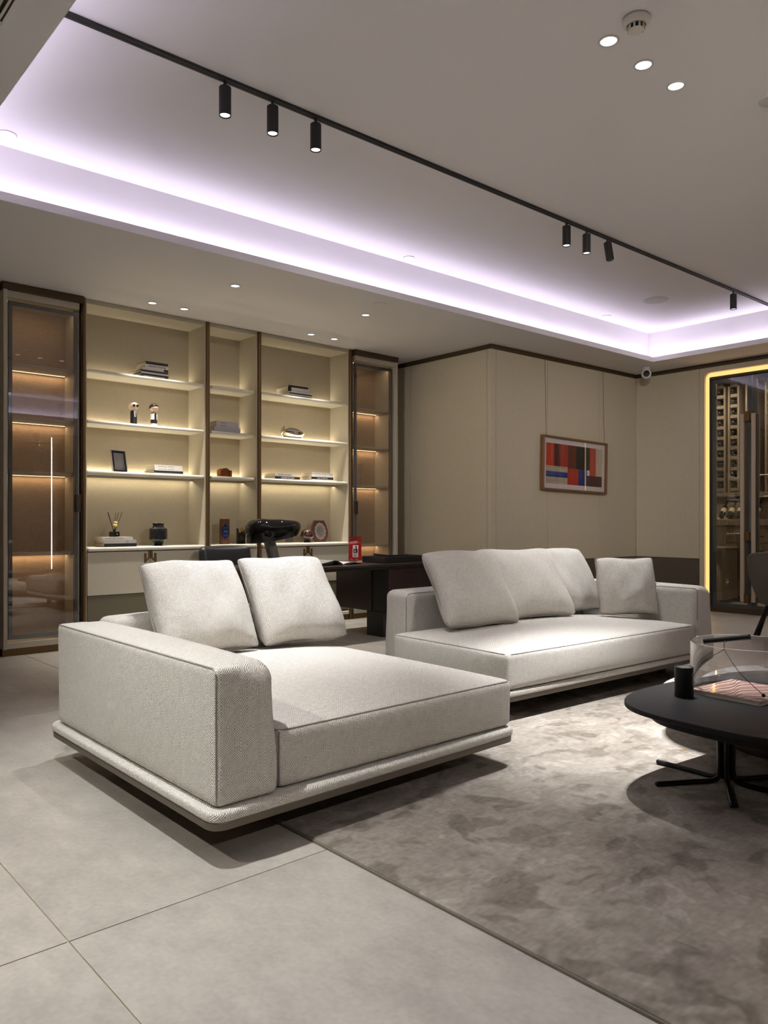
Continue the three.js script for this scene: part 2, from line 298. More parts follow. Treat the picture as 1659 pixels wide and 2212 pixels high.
{ // wine room wall, opening with rounded upper corners
  const g = struct('wall_right', [XR, 0, -5.375], -Math.PI / 2);      // local x runs towards +z, local z faces the room (-x)
  const zl = z => z + 5.375;
  const o0 = zl(-4.444), o1 = zl(-3.34), top = 2.947;
  mesh('panel', bb(0.002, zl(-4.511), 0.648, SOF - 0.052, -0.016, 0, 0.002), M.wall, g);
  mesh('wainscot', bb(0.002, zl(-4.511), 0, 0.642, -0.016, -0.001, 0.002), M.wains, g);
  mesh('backing', bb(0, zl(-4.509), 0, SOF, -0.15, -0.016), M.gap, g);
  const s = new THREE.Shape(); const a = zl(-4.507), b = zl(-3.277), h = SOF - 0.052;
  s.moveTo(a, 0); s.lineTo(o0, 0); s.lineTo(o0, top - 0.07); s.absarc(o0 + 0.07, top - 0.07, 0.07, Math.PI, Math.PI / 2, true); s.lineTo(o1 - 0.07, top); s.absarc(o1 - 0.07, top - 0.07, 0.07, Math.PI / 2, 0, true); s.lineTo(o1, 0); s.lineTo(b, 0); s.lineTo(b, h); s.lineTo(a, h); s.closePath();
  const e = new THREE.ExtrudeGeometry(s, { depth: 0.15, bevelEnabled: false, curveSegments: 12 }); e.translate(0, 0, -0.15); mesh('door_surround', muv(e), M.wall, g);
  for (let k = 0; k < 4; k++) { const x0 = b + k * 1.9, x1 = Math.min(b + (k + 1) * 1.9, ZF + 5.375); mesh('panel', bb(x0 + 0.002, x1 - 0.002, 0.648, h, -0.016, 0, 0.002), M.wall, g); mesh('wainscot', bb(x0 + 0.002, x1 - 0.002, 0, 0.642, -0.016, -0.001, 0.002), M.wains, g); }
  mesh('backing', bb(b, ZF + 5.375, 0, SOF, -0.15, -0.016), M.gap, g);
  mesh('backing', bb(zl(-4.509), b, SOF - 0.052, SOF, -0.15, -0.016), M.gap, g);
}
trimRun('trim_4', [XR, -5.375], [XR, ZF]);

// ---------------------------------------------------------------- wine room behind the glass doors
{
  const w = struct('wall_wine_room');
  mesh('back_panel', bb(11.05, 11.2, 0, SOF, -6.0, -2.2), M.wineWood, w);
  mesh('side_panel', bb(9.43, 11.05, 0, SOF, -6.1, -6.0), M.wineWood, w);
  mesh('side_panel', bb(9.43, 11.05, 0, SOF, -2.2, -2.1), M.wineWood, w);
  const strip = thing('doorway_light_strip', 'glowing amber light profile framing the wine room doorway', 'light strip', [XR, 0, -3.892], -Math.PI / 2);
  const prof = (hw, top, r) => { const p = [[-hw, 0.02]]; const n = 8; for (let i = 0; i <= n; i++) p.push([-hw + r - r * Math.cos(i / n * Math.PI / 2), top - r + r * Math.sin(i / n * Math.PI / 2)]); for (let i = 0; i <= n; i++) p.push([hw - r + r * Math.sin(i / n * Math.PI / 2), top - r + r * Math.cos(i / n * Math.PI / 2)]); p.push([hw, 0.02]); return p; };
  const A = prof(0.552, 2.945, 0.07), B = prof(0.500, 2.893, 0.03).reverse();
  const s = new THREE.Shape([...A, ...B].map(p => new THREE.Vector2(...p))); const e = new THREE.ExtrudeGeometry(s, { depth: 0.012, bevelEnabled: false }); e.translate(0, 0, -0.05);
  mesh('diffuser', muv(e), G.wine, strip);
  for (const sx of [-1, 1]) { const l = new THREE.RectAreaLight(col(1, 0.6, 0.22), WINE_L, 0.04, 2.8); l.name = 'jamb_light'; l.position.set(sx * 0.526, 1.45, -0.034); l.rotation.y = Math.PI; strip.add(l); }
  const l = new THREE.RectAreaLight(col(1, 0.6, 0.22), WINE_L, 0.98, 0.04); l.name = 'head_light'; l.position.set(0, 2.919, -0.034); l.rotation.set(0, Math.PI, 0); strip.add(l);
  // frame and two glass doors
  const fr = struct('door_frame_wine', [XR, 0, -3.892], -Math.PI / 2);
  mesh('jamb', bb(-0.500, -0.488, 0, 2.885, -0.11, -0.02, 0.002), M.bronzeTrim, fr); mesh('jamb', bb(0.488, 0.500, 0, 2.885, -0.11, -0.02, 0.002), M.bronzeTrim, fr);
  mesh('head', bb(-0.488, 0.488, 2.86, 2.89, -0.11, -0.02, 0.002), M.bronzeTrim, fr); mesh('threshold', bb(-0.488, 0.488, 0, 0.055, -0.12, -0.03, 0.002), M.bronzeTrim, fr);
  for (const k of [-1, 1]) {
    const d = struct(k < 0 ? 'door_1' : 'door_2', [XR, 0, -3.892], -Math.PI / 2);
    d.userData.label = k < 0 ? 'tinted glass wine room door beside the picture wall' : 'tinted glass wine room door behind the taupe chair';
    const x0 = k < 0 ? -0.486 : 0.004, x1 = k < 0 ? -0.004 : 0.486;
    const sh = rrect(x1 - x0, 2.80, 0.002, (x0 + x1) / 2, 1.457); sh.holes.push(rrect(x1 - x0 - 0.10, 2.80 - 0.10, 0.002, (x0 + x1) / 2, 1.457));
    const e2 = new THREE.ExtrudeGeometry(sh, { depth: 0.022, bevelEnabled: false }); e2.translate(0, 0, -0.082); mesh('stile_frame', muv(e2), M.frame, d);
    const pg = new THREE.PlaneGeometry(x1 - x0, 2.80); pg.translate((x0 + x1) / 2, 1.457, -0.058); mesh('pane', pg, M.wineGlass, d);
    const hx = k < 0 ? -0.088 : 0.042;
    const h = mesh('handle', bb(hx - 0.021, hx + 0.021, 0.15, 2.39, -0.012, 0.02, 0.004), M.leatherTan, d, 'long leather wrapped pull bar');
    for (const [y0, y1] of [[2.30, 2.42], [0.88, 0.98], [0.135, 0.235]]) mesh('bracket', bb(k < 0 ? hx + 0.021 : 0.004, k < 0 ? -0.004 : hx - 0.021, y0, y1, -0.056, 0.012, 0.003), M.bronze, h);
    mesh('back_bar', bb(hx - 0.018, hx + 0.018, 0.15, 2.39, -0.125, -0.095, 0.004), M.wineWoodDark, h);
  }
  // interior fittings
  const rk = (z0, z1, name, lab) => {
    const o = thing('wine_rack', lab, 'rack', [10.75, 0, 0]);
    const X0 = 0, X1 = 0.28;
    mesh('upright', bb(X0, X1, 1.52, 3.0, z0 - 0.012, z0 + 0.012), M.wineWood, o); mesh('upright', bb(X0, X1, 1.52, 3.0, z1 - 0.012, z1 + 0.012), M.wineWood, o);
    mesh('back_board', bb(0.27, 0.285, 1.52, 3.0, z0, z1), M.wineWoodDark, o);
    for (let k = 0; k <= 10; k++) { const y = 1.53 + k * 0.146; mesh('cradle', bb(X0 + 0.01, X1 - 0.012, y, y + 0.05, z0 + 0.013, z1 - 0.013, 0.008), M.wineWood, o); }
    return o;
  };
  const racks = [[-4.99, -4.86], [-4.80, -4.67], [-4.56, -4.44], [-4.30, -4.18]];
  racks.forEach(([a, b], i) => rk(a, b, i, ['wine rack column next to the inner side of the wine room', 'wine rack column second from the wine room side panel', 'wine rack column behind the pull bars of the glass doors', 'wine rack column beside the row of tiny lamps'][i]));
  // bottles lying in the racks, necks to the front
  const lie = [[0, -0.15], [0.037, -0.15], [0.038, 0.05], [0.030, 0.075], [0.0145, 0.10], [0.0135, 0.155], [0.016, 0.157], [0.016, 0.17], [0, 0.17]];
  const rackBottle = new THREE.LatheGeometry(lie.map(p => new THREE.Vector2(...p)), 14); rackBottle.rotateZ(Math.PI / 2);
  racks.forEach(([a, b], ri) => { for (let k = 0; k < 10; k++) { const m = mesh('wine_bottle', rackBottle, M.bottle); m.position.set(10.90, 1.53 + k * 0.146 + 0.05 + 0.0385, (a + b) / 2); tag(m, 'dark wine bottle lying neck forward in ' + ['the rack by the wine room side', 'the second rack column', 'the rack behind the pull bars', 'the rack beside the tiny lamps'][ri], 'bottle', 'bottles lying in wine rack ' + ['one', 'two', 'three', 'four'][ri]); } });
  const cab = thing('wine_cabinet', 'pale wood wine room cabinet with display shelf and drawers', 'cabinet', [0, 0, 0]);
  mesh('display_shelf', bb(10.58, 11.05, 1.055, 1.14, -5.99, -2.21, 0.004), M.wineWood, cab); mesh('bottle_ledge', bb(10.92, 11.04, 1.14, 1.36, -5.99, -2.21, 0.004), M.wineWood, cab);
  mesh('upper_rail', bb(10.70, 11.05, 1.46, 1.515, -5.99, -2.21, 0.004), M.wineWood, cab);
  mesh('lower_body', bb(10.66, 11.05, 0.08, 1.054, -5.99, -2.21, 0.004), M.wineWood, cab); mesh('plinth', bb(10.72, 11.05, 0, 0.08, -5.99, -2.21), M.wineWoodDark, cab);
  for (let k = 0; k < 3; k++) for (let q = 0; q < 2; q++) { const dr = mesh('drawer', bb(10.644, 10.66, 0.62 + q * 0.2, 0.81 + q * 0.2, -4.78 + k * 0.8 + 0.003, -4.78 + k * 0.8 + 0.797, 0.003), M.wineWood, cab); mesh('drawer_pull', bb(10.632, 10.644, 0.70 + q * 0.2, 0.715 + q * 0.2, -4.78 + k * 0.8 + 0.3, -4.78 + k * 0.8 + 0.5, 0.003), M.bronze, dr); }
  const bench = thing('low_cabinet', 'low dark wood cabinet standing at the side of the wine room', 'cabinet', [0, 0, 0]);
  mesh('body', bb(10.15, 10.62, 0.06, 0.74, -5.9, -4.62, 0.006), M.wineWoodDark, bench); mesh('plinth', bb(10.2, 10.6, 0, 0.06, -5.9, -4.68), M.wineWoodDark, bench); mesh('top_board', bb(10.13, 10.63, 0.74, 0.765, -5.91, -4.61, 0.004), M.wineWood, bench);
  // display bottles leaning on the ledge
  const bz = [-4.86, -4.745, -4.63, -4.40];
  for (let i = 0; i < 4; i++) {
    const o = thing('wine_bottle', 'dark cream labelled wine bottle leaning on a shelf, ' + ['nearest the wine room side panel', 'second from the wine room side panel', 'partly behind a leather pull bar', 'past the pull bars'][i], 'bottle', [10.72, 1.141, bz[i]], 0, 'leaning display bottles');
    const gg = lathe([[0, 0], [0.038, 0.002], [0.0385, 0.17], [0.034, 0.195], [0.016, 0.225], [0.0145, 0.23]], 20), fo = lathe([[0.0145, 0.23], [0.015, 0.29], [0.0165, 0.292], [0.0165, 0.305], [0, 0.305]], 20), la = lathe([[0.0389, 0.085], [0.0389, 0.155]], 20);
    for (const q of [gg, fo, la]) { q.rotateZ(-0.75); q.translate(-0.08, 0.027, 0); }
    mesh('body', gg, M.bottle, o); mesh('foil_cap', fo, M.foil, o); mesh('paper_label', la, M.label, o);
  }
  // strip of tiny lamps and added chrome rails standing in for reflections in the glass
  const dots = thing('lamp_post', 'slim dark post with a column of tiny warm lamps in the wine room', 'lamp', [10.62, 0, -4.376]);
  mesh('post', bb(-0.02, 0.02, 1.56, 3.02, -0.022, 0.022, 0.003), M.bronzeDark, dots);
  for (let k = 0; k < 12; k++) { const q = new THREE.SphereGeometry(0.0095, 10, 8); q.scale(0.6, 0.7, 1.2); q.translate(-0.022, 1.62 + k * 0.1186, 0); mesh('tiny_lamp', q, G.dot, dots); }
  for (const y of [1.44, 1.73]) tag(mesh('reflection_rail', rod([10.6, y, -4.34], [10.6, y, -2.25], 0.012, 12), M.chrome), y > 1.6 ? 'added upper chrome rail standing for a reflection across the wine rack' : 'added lower chrome rail standing for a reflection above the display bottles', 'rail', 'added rails for reflections in the wine room');
  const wl = thing('wine_room_light', 'warm linear lamp at the ceiling of the wine room', 'lamp', [10.35, SOF - 0.02, -4.1]);
  mesh('housing', bb(-0.05, 0.05, 0, 0.02, -1.5, 1.5, 0.003), M.bronzeDark, wl); mesh('diffuser', bb(-0.03, 0.03, -0.006, 0, -1.45, 1.45), G.cab, wl);
  { const a = new THREE.RectAreaLight(col(1, 0.90, 0.74), 56, 0.06, 2.9); a.name = 'wine_ceiling_light'; a.position.set(0, -0.012, 0); a.rotation.x = -Math.PI / 2; wl.add(a); }
  for (const [y, z] of [[1.455, -5.0], [1.05, -4.95], [0.735, -4.78]]) { const o = thing('spot_lamp', 'tiny warm recessed lamp ' + (y > 1.4 ? 'over the leaning bottles' : y > 1 ? 'under the bottle shelf' : 'by the low cabinet front'), 'lamp', [y < 1 ? 10.11 : 10.74, y - (y < 1 ? 0.03 : 0), z]); mesh('bezel', cyl(0.018, 0.018, 0.008, 0, -0.008, 0, 16), M.bronze, o); mesh('lens', cyl(0.012, 0.012, 0.004, 0, -0.012, 0, 16), G.lensDim, o); spot('spot_lamp_light', 1.0, [1, 0.8, 0.55], [0, -0.02, 0], [0.12, -1, 0], 0.6, 0.8, o); }
}
// vertical light profile on the wall behind the camera (mirrored in the left glass cabinet)
{ const o = thing('wall_light_strip', 'upright white light profile on the wall opposite the bookcase', 'light strip', [5.82, 0, ZF - 0.012]);
  mesh('profile', bb(-0.02, 0.02, 0.05, 3.0, 0, 0.012), M.plasticW, o); mesh('diffuser', bb(-0.013, 0.013, 0.06, 2.99, -0.006, 0), G.slot, o);
  const a = new THREE.RectAreaLight(col(1, 0.95, 0.88), 5, 0.026, 2.93); a.name = 'wall_strip_light'; a.position.set(0, 1.525, -0.01); a.rotation.y = 0; o.add(a); }

// ---------------------------------------------------------------- bookcase
const PX = [[2.479, 2.511], [3.681, 3.717], [4.271, 4.309], [5.483, 5.521]];     // bronze posts
const SH = [2.45, 2.001, 1.555], CT = 0.877, ZI = -7.085;                          // shelf tops, counter top, inner back
function strip(o, name, x0, x1, y, z, up, L, c, gm, w = 0.012) {                   // light strip with its own lamp
  const m = mesh(name, bb(x0, x1, y - 0.002, y + 0.002, z - w / 2, z + w / 2), gm, o, 'glowing light strip');
  const l = new THREE.RectAreaLight(col(...c), L, x1 - x0, w); l.name = 'strip_light'; l.position.set((x0 + x1) / 2, y + (up ? 0.005 : -0.005), z); l.rotation.x = up ? Math.PI / 2 : -Math.PI / 2; o.add(l); return m;
}
{
  const bays = [[2.511, 3.681], [3.717, 4.271], [4.309, 5.483]];
  const names = ['wide open bookcase bay with dolls and photo frame', 'narrow open bookcase bay with the copper ornament', 'wide open bookcase bay with the mirrored bowl'];
  bays.forEach(([A, B], i) => {
    const o = thing('bookcase_bay', names[i], 'bookcase', [0, 0, 0], 0, 'open bookcase bays'), a = A + 0.012, b = B - 0.012;
    mesh('back_panel', bb(A, B, 0.03, SOF - 0.002, ZI - 0.02, ZI), M.creamBack, o);
    mesh('side_panel', bb(A + 0.0005, a, 0.10, SOF - 0.002, ZI, ZB - 0.004), M.cream, o); mesh('side_panel', bb(b, B - 0.0005, 0.10, SOF - 0.002, ZI, ZB - 0.004), M.cream, o);
    mesh('top_panel', bb(a, b, 3.022, SOF - 0.002, ZI, ZB - 0.002), M.cream, o);
    SH.forEach((y, k) => {
      const s = mesh('shelf', [bb(a + 0.001, b - 0.001, y - 0.026, y, ZI + 0.035, ZB - 0.045, 0.002), bb(a + 0.001 + (i === 1 ? 0.016 : 0), b - 0.001 - (i === 1 ? 0.02 : 0), y - 0.030, y + 0.002, ZB - 0.047, ZB - 0.001, 0.014)], M.creamEdge, o);
      strip(o, 'light_strip', a + 0.004, b - 0.004, y - 0.006, ZI + 0.018, true, SHELF_UP * [0.8, 1.0, 1.25][k], SHELF_COL, G.shelf);
      mesh('strip_bracket', bb(a + 0.001, b - 0.001, y - 0.026, y - 0.012, ZI, ZI + 0.035), M.creamBack, o);
      if (k === 2) { strip(o, 'light_strip', a + 0.02, b - 0.02, y - 0.030, ZI + 0.06, false, SHELF_DOWN, SHELF_COL, G.shelf); mesh('strip_valance', bb(a + 0.002, b - 0.002, y - 0.046, y - 0.0262, ZI + 0.085, ZI + 0.093, 0.001), M.cream, o); }
    });
    mesh('counter', [bb(a + 0.001, b - 0.001, CT - 0.030, CT, ZI, ZB - 0.02, 0.002), bb(a + 0.001, b - 0.001, CT - 0.036, CT, ZB - 0.022, ZB + 0.02, 0.016)], M.creamEdge, o);
    // cupboard doors below
    const sp = [3.105, null, 4.902][i], dz = ZB + 0.006;
    const drs = sp ? [[a, sp], [sp, b]] : [[a, b]];
    drs.forEach(([p, q], k) => {
      const d = mesh('door', bb(p + 0.002, q - 0.002, 0.451, CT - 0.044, ZB - 0.014, dz, 0.002), M.cream, o);
      const e = sp ? (k ? p + 0.002 : q - 0.002) : a + 0.05, sg = k ? 1 : -1, y1 = 0.842, y0 = 0.74;
      const s = new THREE.Shape(); s.moveTo(0, y1); s.lineTo(0.018, y1); s.lineTo(0.018, y0 + 0.035); s.lineTo(0.038, y0 + 0.012); s.lineTo(0.038, y1 - 0.028); s.lineTo(0.056, y1 - 0.028); s.lineTo(0.056, y0 - 0.02); s.lineTo(0.012, y0 + 0.022); s.lineTo(0, y0 + 0.03); s.closePath();
      const h = new THREE.ExtrudeGeometry(s, { depth: 0.010, bevelEnabled: false }); if (sg < 0) { h.scale(-1, 1, 1); const ix = h.attributes.position.array; for (let t = 0; t < ix.length; t += 9) for (let r = 0; r < 3; r++) { const u = ix[t + 3 + r]; ix[t + 3 + r] = ix[t + 6 + r]; ix[t + 6 + r] = u; } h.computeVertexNormals(); } h.translate(e, 0, dz); mesh('handle', muv(h), M.bronze, d, 'bronze angled tab handle');
    });
    mesh('body', bb(a, b, 0.11, CT - 0.04, ZI, ZB - 0.016), M.olive, o);
    mesh('lower_drawer', bb(a + 0.002, b - 0.002, 0.115, 0.447, ZB - 0.015, ZB + 0.002, 0.002), M.olive, o);
    mesh('base_shelf', bb(a, b, 0.062, 0.10, ZI, ZB + 0.02, 0.008), M.creamEdge, o); mesh('plinth', bb(a, b, 0, 0.06, ZI + 0.1, ZB + 0.004), M.bronze, o);
  });
  PX.forEach(([a, b], i) => { const g = new THREE.ExtrudeGeometry(rrect(b - a, 0.06, 0.014), { depth: SOF - 0.004, bevelEnabled: false, curveSegments: 5 }); g.rotateX(-Math.PI / 2); g.translate((a + b) / 2, 0.001, ZB - 0.010);
    tag(mesh('bookcase_post', muv(g), M.bronze), ['bronze upright between the left glass cabinet and the doll shelves', 'bronze upright between the doll shelves and the narrow bay', 'bronze upright between the narrow bay and the bowl shelves', 'bronze upright between the bowl shelves and the right glass cabinet'][i], 'post', 'bronze bookcase uprights'); });
}
// glass cabinets at both ends
function glassCab(x0, x1, side, label) {       // side: +1 hinge stile on the left, handle by the right edge
  const o = thing('glass_cabinet', label, 'cabinet', [0, 0, 0], 0, 'lit glass cabinets');
  mesh('side_panel', bb(x0, x0 + 0.03, 0.06, SOF - 0.06, ZI, ZB + (side > 0 ? 0.05 : -0.055), 0.002), M.cream, o); mesh('side_panel', bb(x1 - 0.03, x1, 0.06, SOF - 0.06, ZI, ZB + (side > 0 ? -0.055 : 0.05), 0.002), M.cream, o);
  mesh('back_panel', bb(x0, x1, 0.03, SOF - 0.06, ZI - 0.02, ZI), M.tan, o); mesh('cornice', bb(x0 - (side > 0 ? 0.01 : 0), x1, SOF - 0.06, SOF - 0.002, ZI, ZB + 0.062, 0.002), M.bronzeTrim, o);
  mesh('top_rail', bb(x0 + 0.0305, x1 - 0.0305, 2.945, SOF - 0.0605, ZI, ZB + 0.03, 0.002), M.cream, o);
  mesh('bottom_panel', bb(x0 + 0.03, x1 - 0.03, 0.06, 0.11, ZI, ZB + 0.03, 0.002), M.cream, o); mesh('plinth', bb(x0, x1, 0, 0.06, ZI + 0.1, ZB + 0.02), M.bronze, o);
  for (const [p, q] of [[x0 + 0.0305, x0 + 0.054], [x1 - 0.054, x1 - 0.0305]]) mesh('door_stop', bb(p, q, 0.111, 2.944, ZB - 0.055, ZB - 0.045, 0.001), M.bronze, o);
  const ys = [2.43, 1.985, 1.53, 0.84];
  ys.forEach((y, k) => { mesh('shelf', bb(x0 + 0.031, x1 - 0.031, y - 0.022, y, ZI + 0.001, ZB - 0.06, 0.002), M.cream, o); strip(o, 'light_strip', x0 + 0.04, x1 - 0.04, y - 0.0255, ZI + 0.035, false, CAB_L * (k === 3 ? 1.1 : 1), CAB_COL, G.cab, 0.006); });
  strip(o, 'light_strip', x0 + 0.05, x1 - 0.05, 2.941, ZB - 0.10, false, CAB_L * 0.8, CAB_COL, G.cab, 0.006);
  const d0 = x0 + (side > 0 ? 0.048 : 0.036), d1 = x1 - (side > 0 ? 0.036 : 0.048), w = d1 - d0, dr = mesh('door', (() => { const s = rrect(w, 2.79, 0.002, (d0 + d1) / 2, 1.527); s.holes.push(rrect(w - 0.062, 2.79 - 0.066, 0.002, (d0 + d1) / 2, 1.527)); const e = new THREE.ExtrudeGeometry(s, { depth: 0.02, bevelEnabled: false }); e.translate(0, 0, ZB - 0.012); return muv(e); })(), M.frame, o, 'slate grey glass border');
  const pg = new THREE.PlaneGeometry(w, 2.79); pg.translate((d0 + d1) / 2, 1.527, ZB + 0.0095); mesh('pane', pg, M.glass, dr);
  const hx = side > 0 ? d1 - 0.012 : d0 + 0.004; mesh('handle', bb(hx - 0.012, hx + 0.026, 1.19, 1.34, ZB + 0.010, ZB + 0.035, 0.003), M.bronzeDark, dr);
  return o;
}
glassCab(1.83, 2.478, 1, 'tall glass cabinet at the end of the bookcase next to the plain side wall');
glassCab(5.522, 6.19, -1, 'tall glass cabinet at the end of the bookcase next to the column');
// crystal pieces in the glass cabinets
function stemGlass(x, y, z, lab, h = 0.22, r = 0.035, grp) {
  const o = thing('stem_glass', lab, 'glass', [x, y, z], 0, grp);
  mesh('foot', lathe([[0, 0], [r, 0], [r, 0.003], [0.006, 0.008], [0.004, 0.012]], 20), M.crystal, o); mesh('stem', lathe([[0.004, 0.012], [0.0035, h * 0.5]], 12), M.crystal, o); mesh('bowl', lathe([[0.0035, h * 0.5], [r * 0.7, h * 0.62], [r * 0.95, h * 0.8], [r * 0.85, h]], 20), M.crystal, o);
}
stemGlass(2.15, 0.841, -6.93, 'clear wine glass low in the side wall cabinet, nearer its hinge', 0.24, 0.04, 'glasses in the left cabinet'); stemGlass(2.33, 0.841, -6.93, 'clear wine glass low in the side wall cabinet, nearer the bookcase', 0.24, 0.04, 'glasses in the left cabinet');
stemGlass(5.80, 1.531, -6.93, 'clear stem glass on the middle shelf of the cabinet by the column', 0.26, 0.04);
{ const o = thing('decanter', 'clear crystal decanter with flared body on the cabinet shelf', 'decanter', [2.16, 1.531, -6.93]);
  mesh('body', lathe([[0, 0], [0.03, 0], [0.025, 0.03], [0.05, 0.12], [0.085, 0.20], [0.03, 0.215], [0.022, 0.245]], 28), M.crystal, o); mesh('collar', lathe([[0.02, 0.245], [0.11, 0.246], [0.11, 0.249], [0.02, 0.249]], 28), M.crystal, o); mesh('stopper', lathe([[0, 0.25], [0.02, 0.255], [0.02, 0.29], [0.035, 0.30], [0.035, 0.335], [0, 0.34]], 20), M.crystal, o); }
stemGlass(2.36, 1.986, -6.93, 'small clear glass high in the cabinet by the side wall', 0.16, 0.03);

// ---------------------------------------------------------------- books
function spineTex(w, h, bg, fg, text, o = {}) { return canvasTex(Math.round(w * 2200), Math.max(16, Math.round(h * 2200)), (x, W, H) => { x.fillStyle = bg; x.fillRect(0, 0, W, H); if (o.block) { x.fillStyle = o.block[2]; x.fillRect(W * o.block[0], 0, W * (o.block[1] - o.block[0]), H); } x.fillStyle = fg; x.font = (o.bold === false ? '' : 'bold ') + Math.round(H * (o.size || 0.62)) + 'px ' + (o.font || 'sans-serif'); x.textBaseline = 'middle'; x.textAlign = 'center'; if (o.flip) { x.translate(W, H); x.rotate(Math.PI); } const tw = W * (o.fit || 0.9); if (text) { if (o.spread) { const ch = [...text]; ch.forEach((c, i) => x.fillText(c, W * (o.x0 || 0.08) + tw * (i + 0.5) / ch.length, H * 0.54)); } else x.fillText(text, W * (o.cx || 0.5), H * 0.54, tw); } }); }
function book(x0, x1, y, zf, t, dep, mat, label, o = {}) {     // spine along x, facing the room
  const w = x1 - x0, b = thing('book', label, 'book', [x0, y, zf], o.turn || 0, o.group), c = Math.min(0.003, t * 0.15);
  mesh('cover', [bb(0, w, 0, c, -dep, 0), bb(0, w, t - c, t, -dep, 0), bb(0, w, c, t - c, -0.003, 0)], mat, b);
  mesh('pages', bb(0.003, w - 0.003, c, t - c, -dep + 0.003, -0.003), M.pages, b);
  if (o.tex) { const g = new THREE.PlaneGeometry(w, t); g.translate(w / 2, t / 2, 0.0004); mesh('spine_title', g, std([1, 1, 1], 0.6, { map: o.tex }), b); }
  return b;
}
const B1 = 'books stacked on the upper doll bay shelf', B2 = 'books beside the photo frame', B3 = 'books under the reed diffuser', B4 = 'books in the narrow bay', B5 = 'books on the upper bowl bay shelf', B6 = 'books on the lower bowl bay shelf, post end', B7 = 'books on the lower bowl bay shelf, cabinet end';
{ const z = ZB - 0.055; let y = SH[0] + 0.002;
  book(3.075, 3.315, y, z, 0.016, 0.22, M.white, 'white book at the bottom of the stack topped by the charcoal book', { group: B1, tex: spineTex(0.24, 0.016, '#d8d4ce', '#333', '', { block: [0.84, 1, '#111'] }) }); y += 0.0162;
  book(3.045, 3.315, y, z, 0.027, 0.25, M.coverBlack, 'black and white striped book above the bottom white book', { group: B1, tex: spineTex(0.27, 0.027, '#d6d2cc', '#777', '', { block: [0, 1, '#d6d2cc'] }) }); 
  { const g = bb(0, 0.27, 0, 0.016, 0, 0.0012); const m = mesh('spine_band', g, M.coverBlack, scene.children[scene.children.length - 1]); m.position.set(0, 0.002, 0.0004); } y += 0.0272;
  book(3.042, 3.312, y, z, 0.027, 0.25, M.coverBlack, 'black spined book in the middle of the stack under the white thin book', { group: B1, tex: spineTex(0.27, 0.027, '#cfcbc4', '#777', '') });
  { const m = mesh('spine_band', bb(0, 0.27, 0, 0.017, 0, 0.0012), M.coverBlack, scene.children[scene.children.length - 1]); m.position.set(0, 0.008, 0.0004); } y += 0.0272;
  book(3.06, 3.312, y, z, 0.022, 0.2, M.white, 'thin white book with black end under the london theatre volume', { group: B1, tex: spineTex(0.25, 0.022, '#cfcac4', '#999', '', { block: [0.83, 1, '#121212'] }) }); y += 0.0222;
  book(3.085, 3.312, y, z, 0.032, 0.2, M.white, 'white book reading LONDON THEATRE upright on its spine', { group: B1, tex: spineTex(0.227, 0.032, '#dcd8d2', '#151515', 'LONDON|THEATRE', { size: 0.66, fit: 0.94 }) }); y += 0.0322;
  book(3.09, 3.312, y, z, 0.026, 0.2, M.charcoal, 'charcoal book lying on top of the london theatre volume', { group: B1, tex: spineTex(0.222, 0.026, '#2b2927', '#77736e', '4', { cx: 0.86, size: 0.6 }) }); }
{ const z = ZB - 0.05; let y = SH[2] + 0.003;
  book(3.165, 3.475, y, z, 0.008, 0.22, M.greyCover, 'thin grey book at the bottom of the stack beside the photo frame', { group: B2 }); y += 0.0082;
  book(3.170, 3.465, y, z, 0.022, 0.22, M.coverBlack, 'black book with pale blocks on its spine beside the photo frame', { group: B2, tex: spineTex(0.295, 0.022, '#1c1b1a', '#cfcac2', '■     ■', { size: 0.9 }) }); y += 0.0222;
  book(3.175, 3.460, y, z, 0.025, 0.2, M.white, 'lower of two white spread lettered books beside the photo frame', { group: B2, tex: spineTex(0.285, 0.025, '#dedad6', '#4a4744', 'BURNING RINGS', { spread: true, size: 0.5, fit: 0.58, x0: 0.12 }) }); y += 0.0252;
  book(3.173, 3.456, y, z, 0.027, 0.2, M.white, 'upper of two white spread lettered books beside the photo frame', { group: B2, tex: spineTex(0.283, 0.027, '#e2deda', '#4a4744', 'BURNING RINGS', { spread: true, size: 0.5, fit: 0.58, x0: 0.12 }) }); }
{ const z = ZB - 0.02; let y = CT + 0.001;
  book(2.685, 2.985, y, z, 0.030, 0.22, M.coverBlack, 'black spined book at the bottom of the stack under the diffuser', { group: B3, tex: spineTex(0.30, 0.03, '#131212', '#5a5652', '—  — — —', { size: 0.3, cx: 0.25, fit: 0.4 }) }); y += 0.0302;
  book(2.685, 2.982, y, z, 0.030, 0.2, M.pale, 'pale grey book in the middle of the stack under the diffuser', { group: B3, tex: spineTex(0.297, 0.03, '#b9b3b1', '#999390', '', { block: [0.66, 0.76, '#a8a29f'] }) }); y += 0.0302;
  book(2.668, 2.950, y, z, 0.027, 0.2, M.white, 'cream spread lettered book directly under the diffuser bottle', { group: B3, tex: spineTex(0.282, 0.027, '#cfc8c2', '#4a4540', 'BURNING RINGS', { spread: true, size: 0.5, fit: 0.6, x0: 0.1 }) }); }
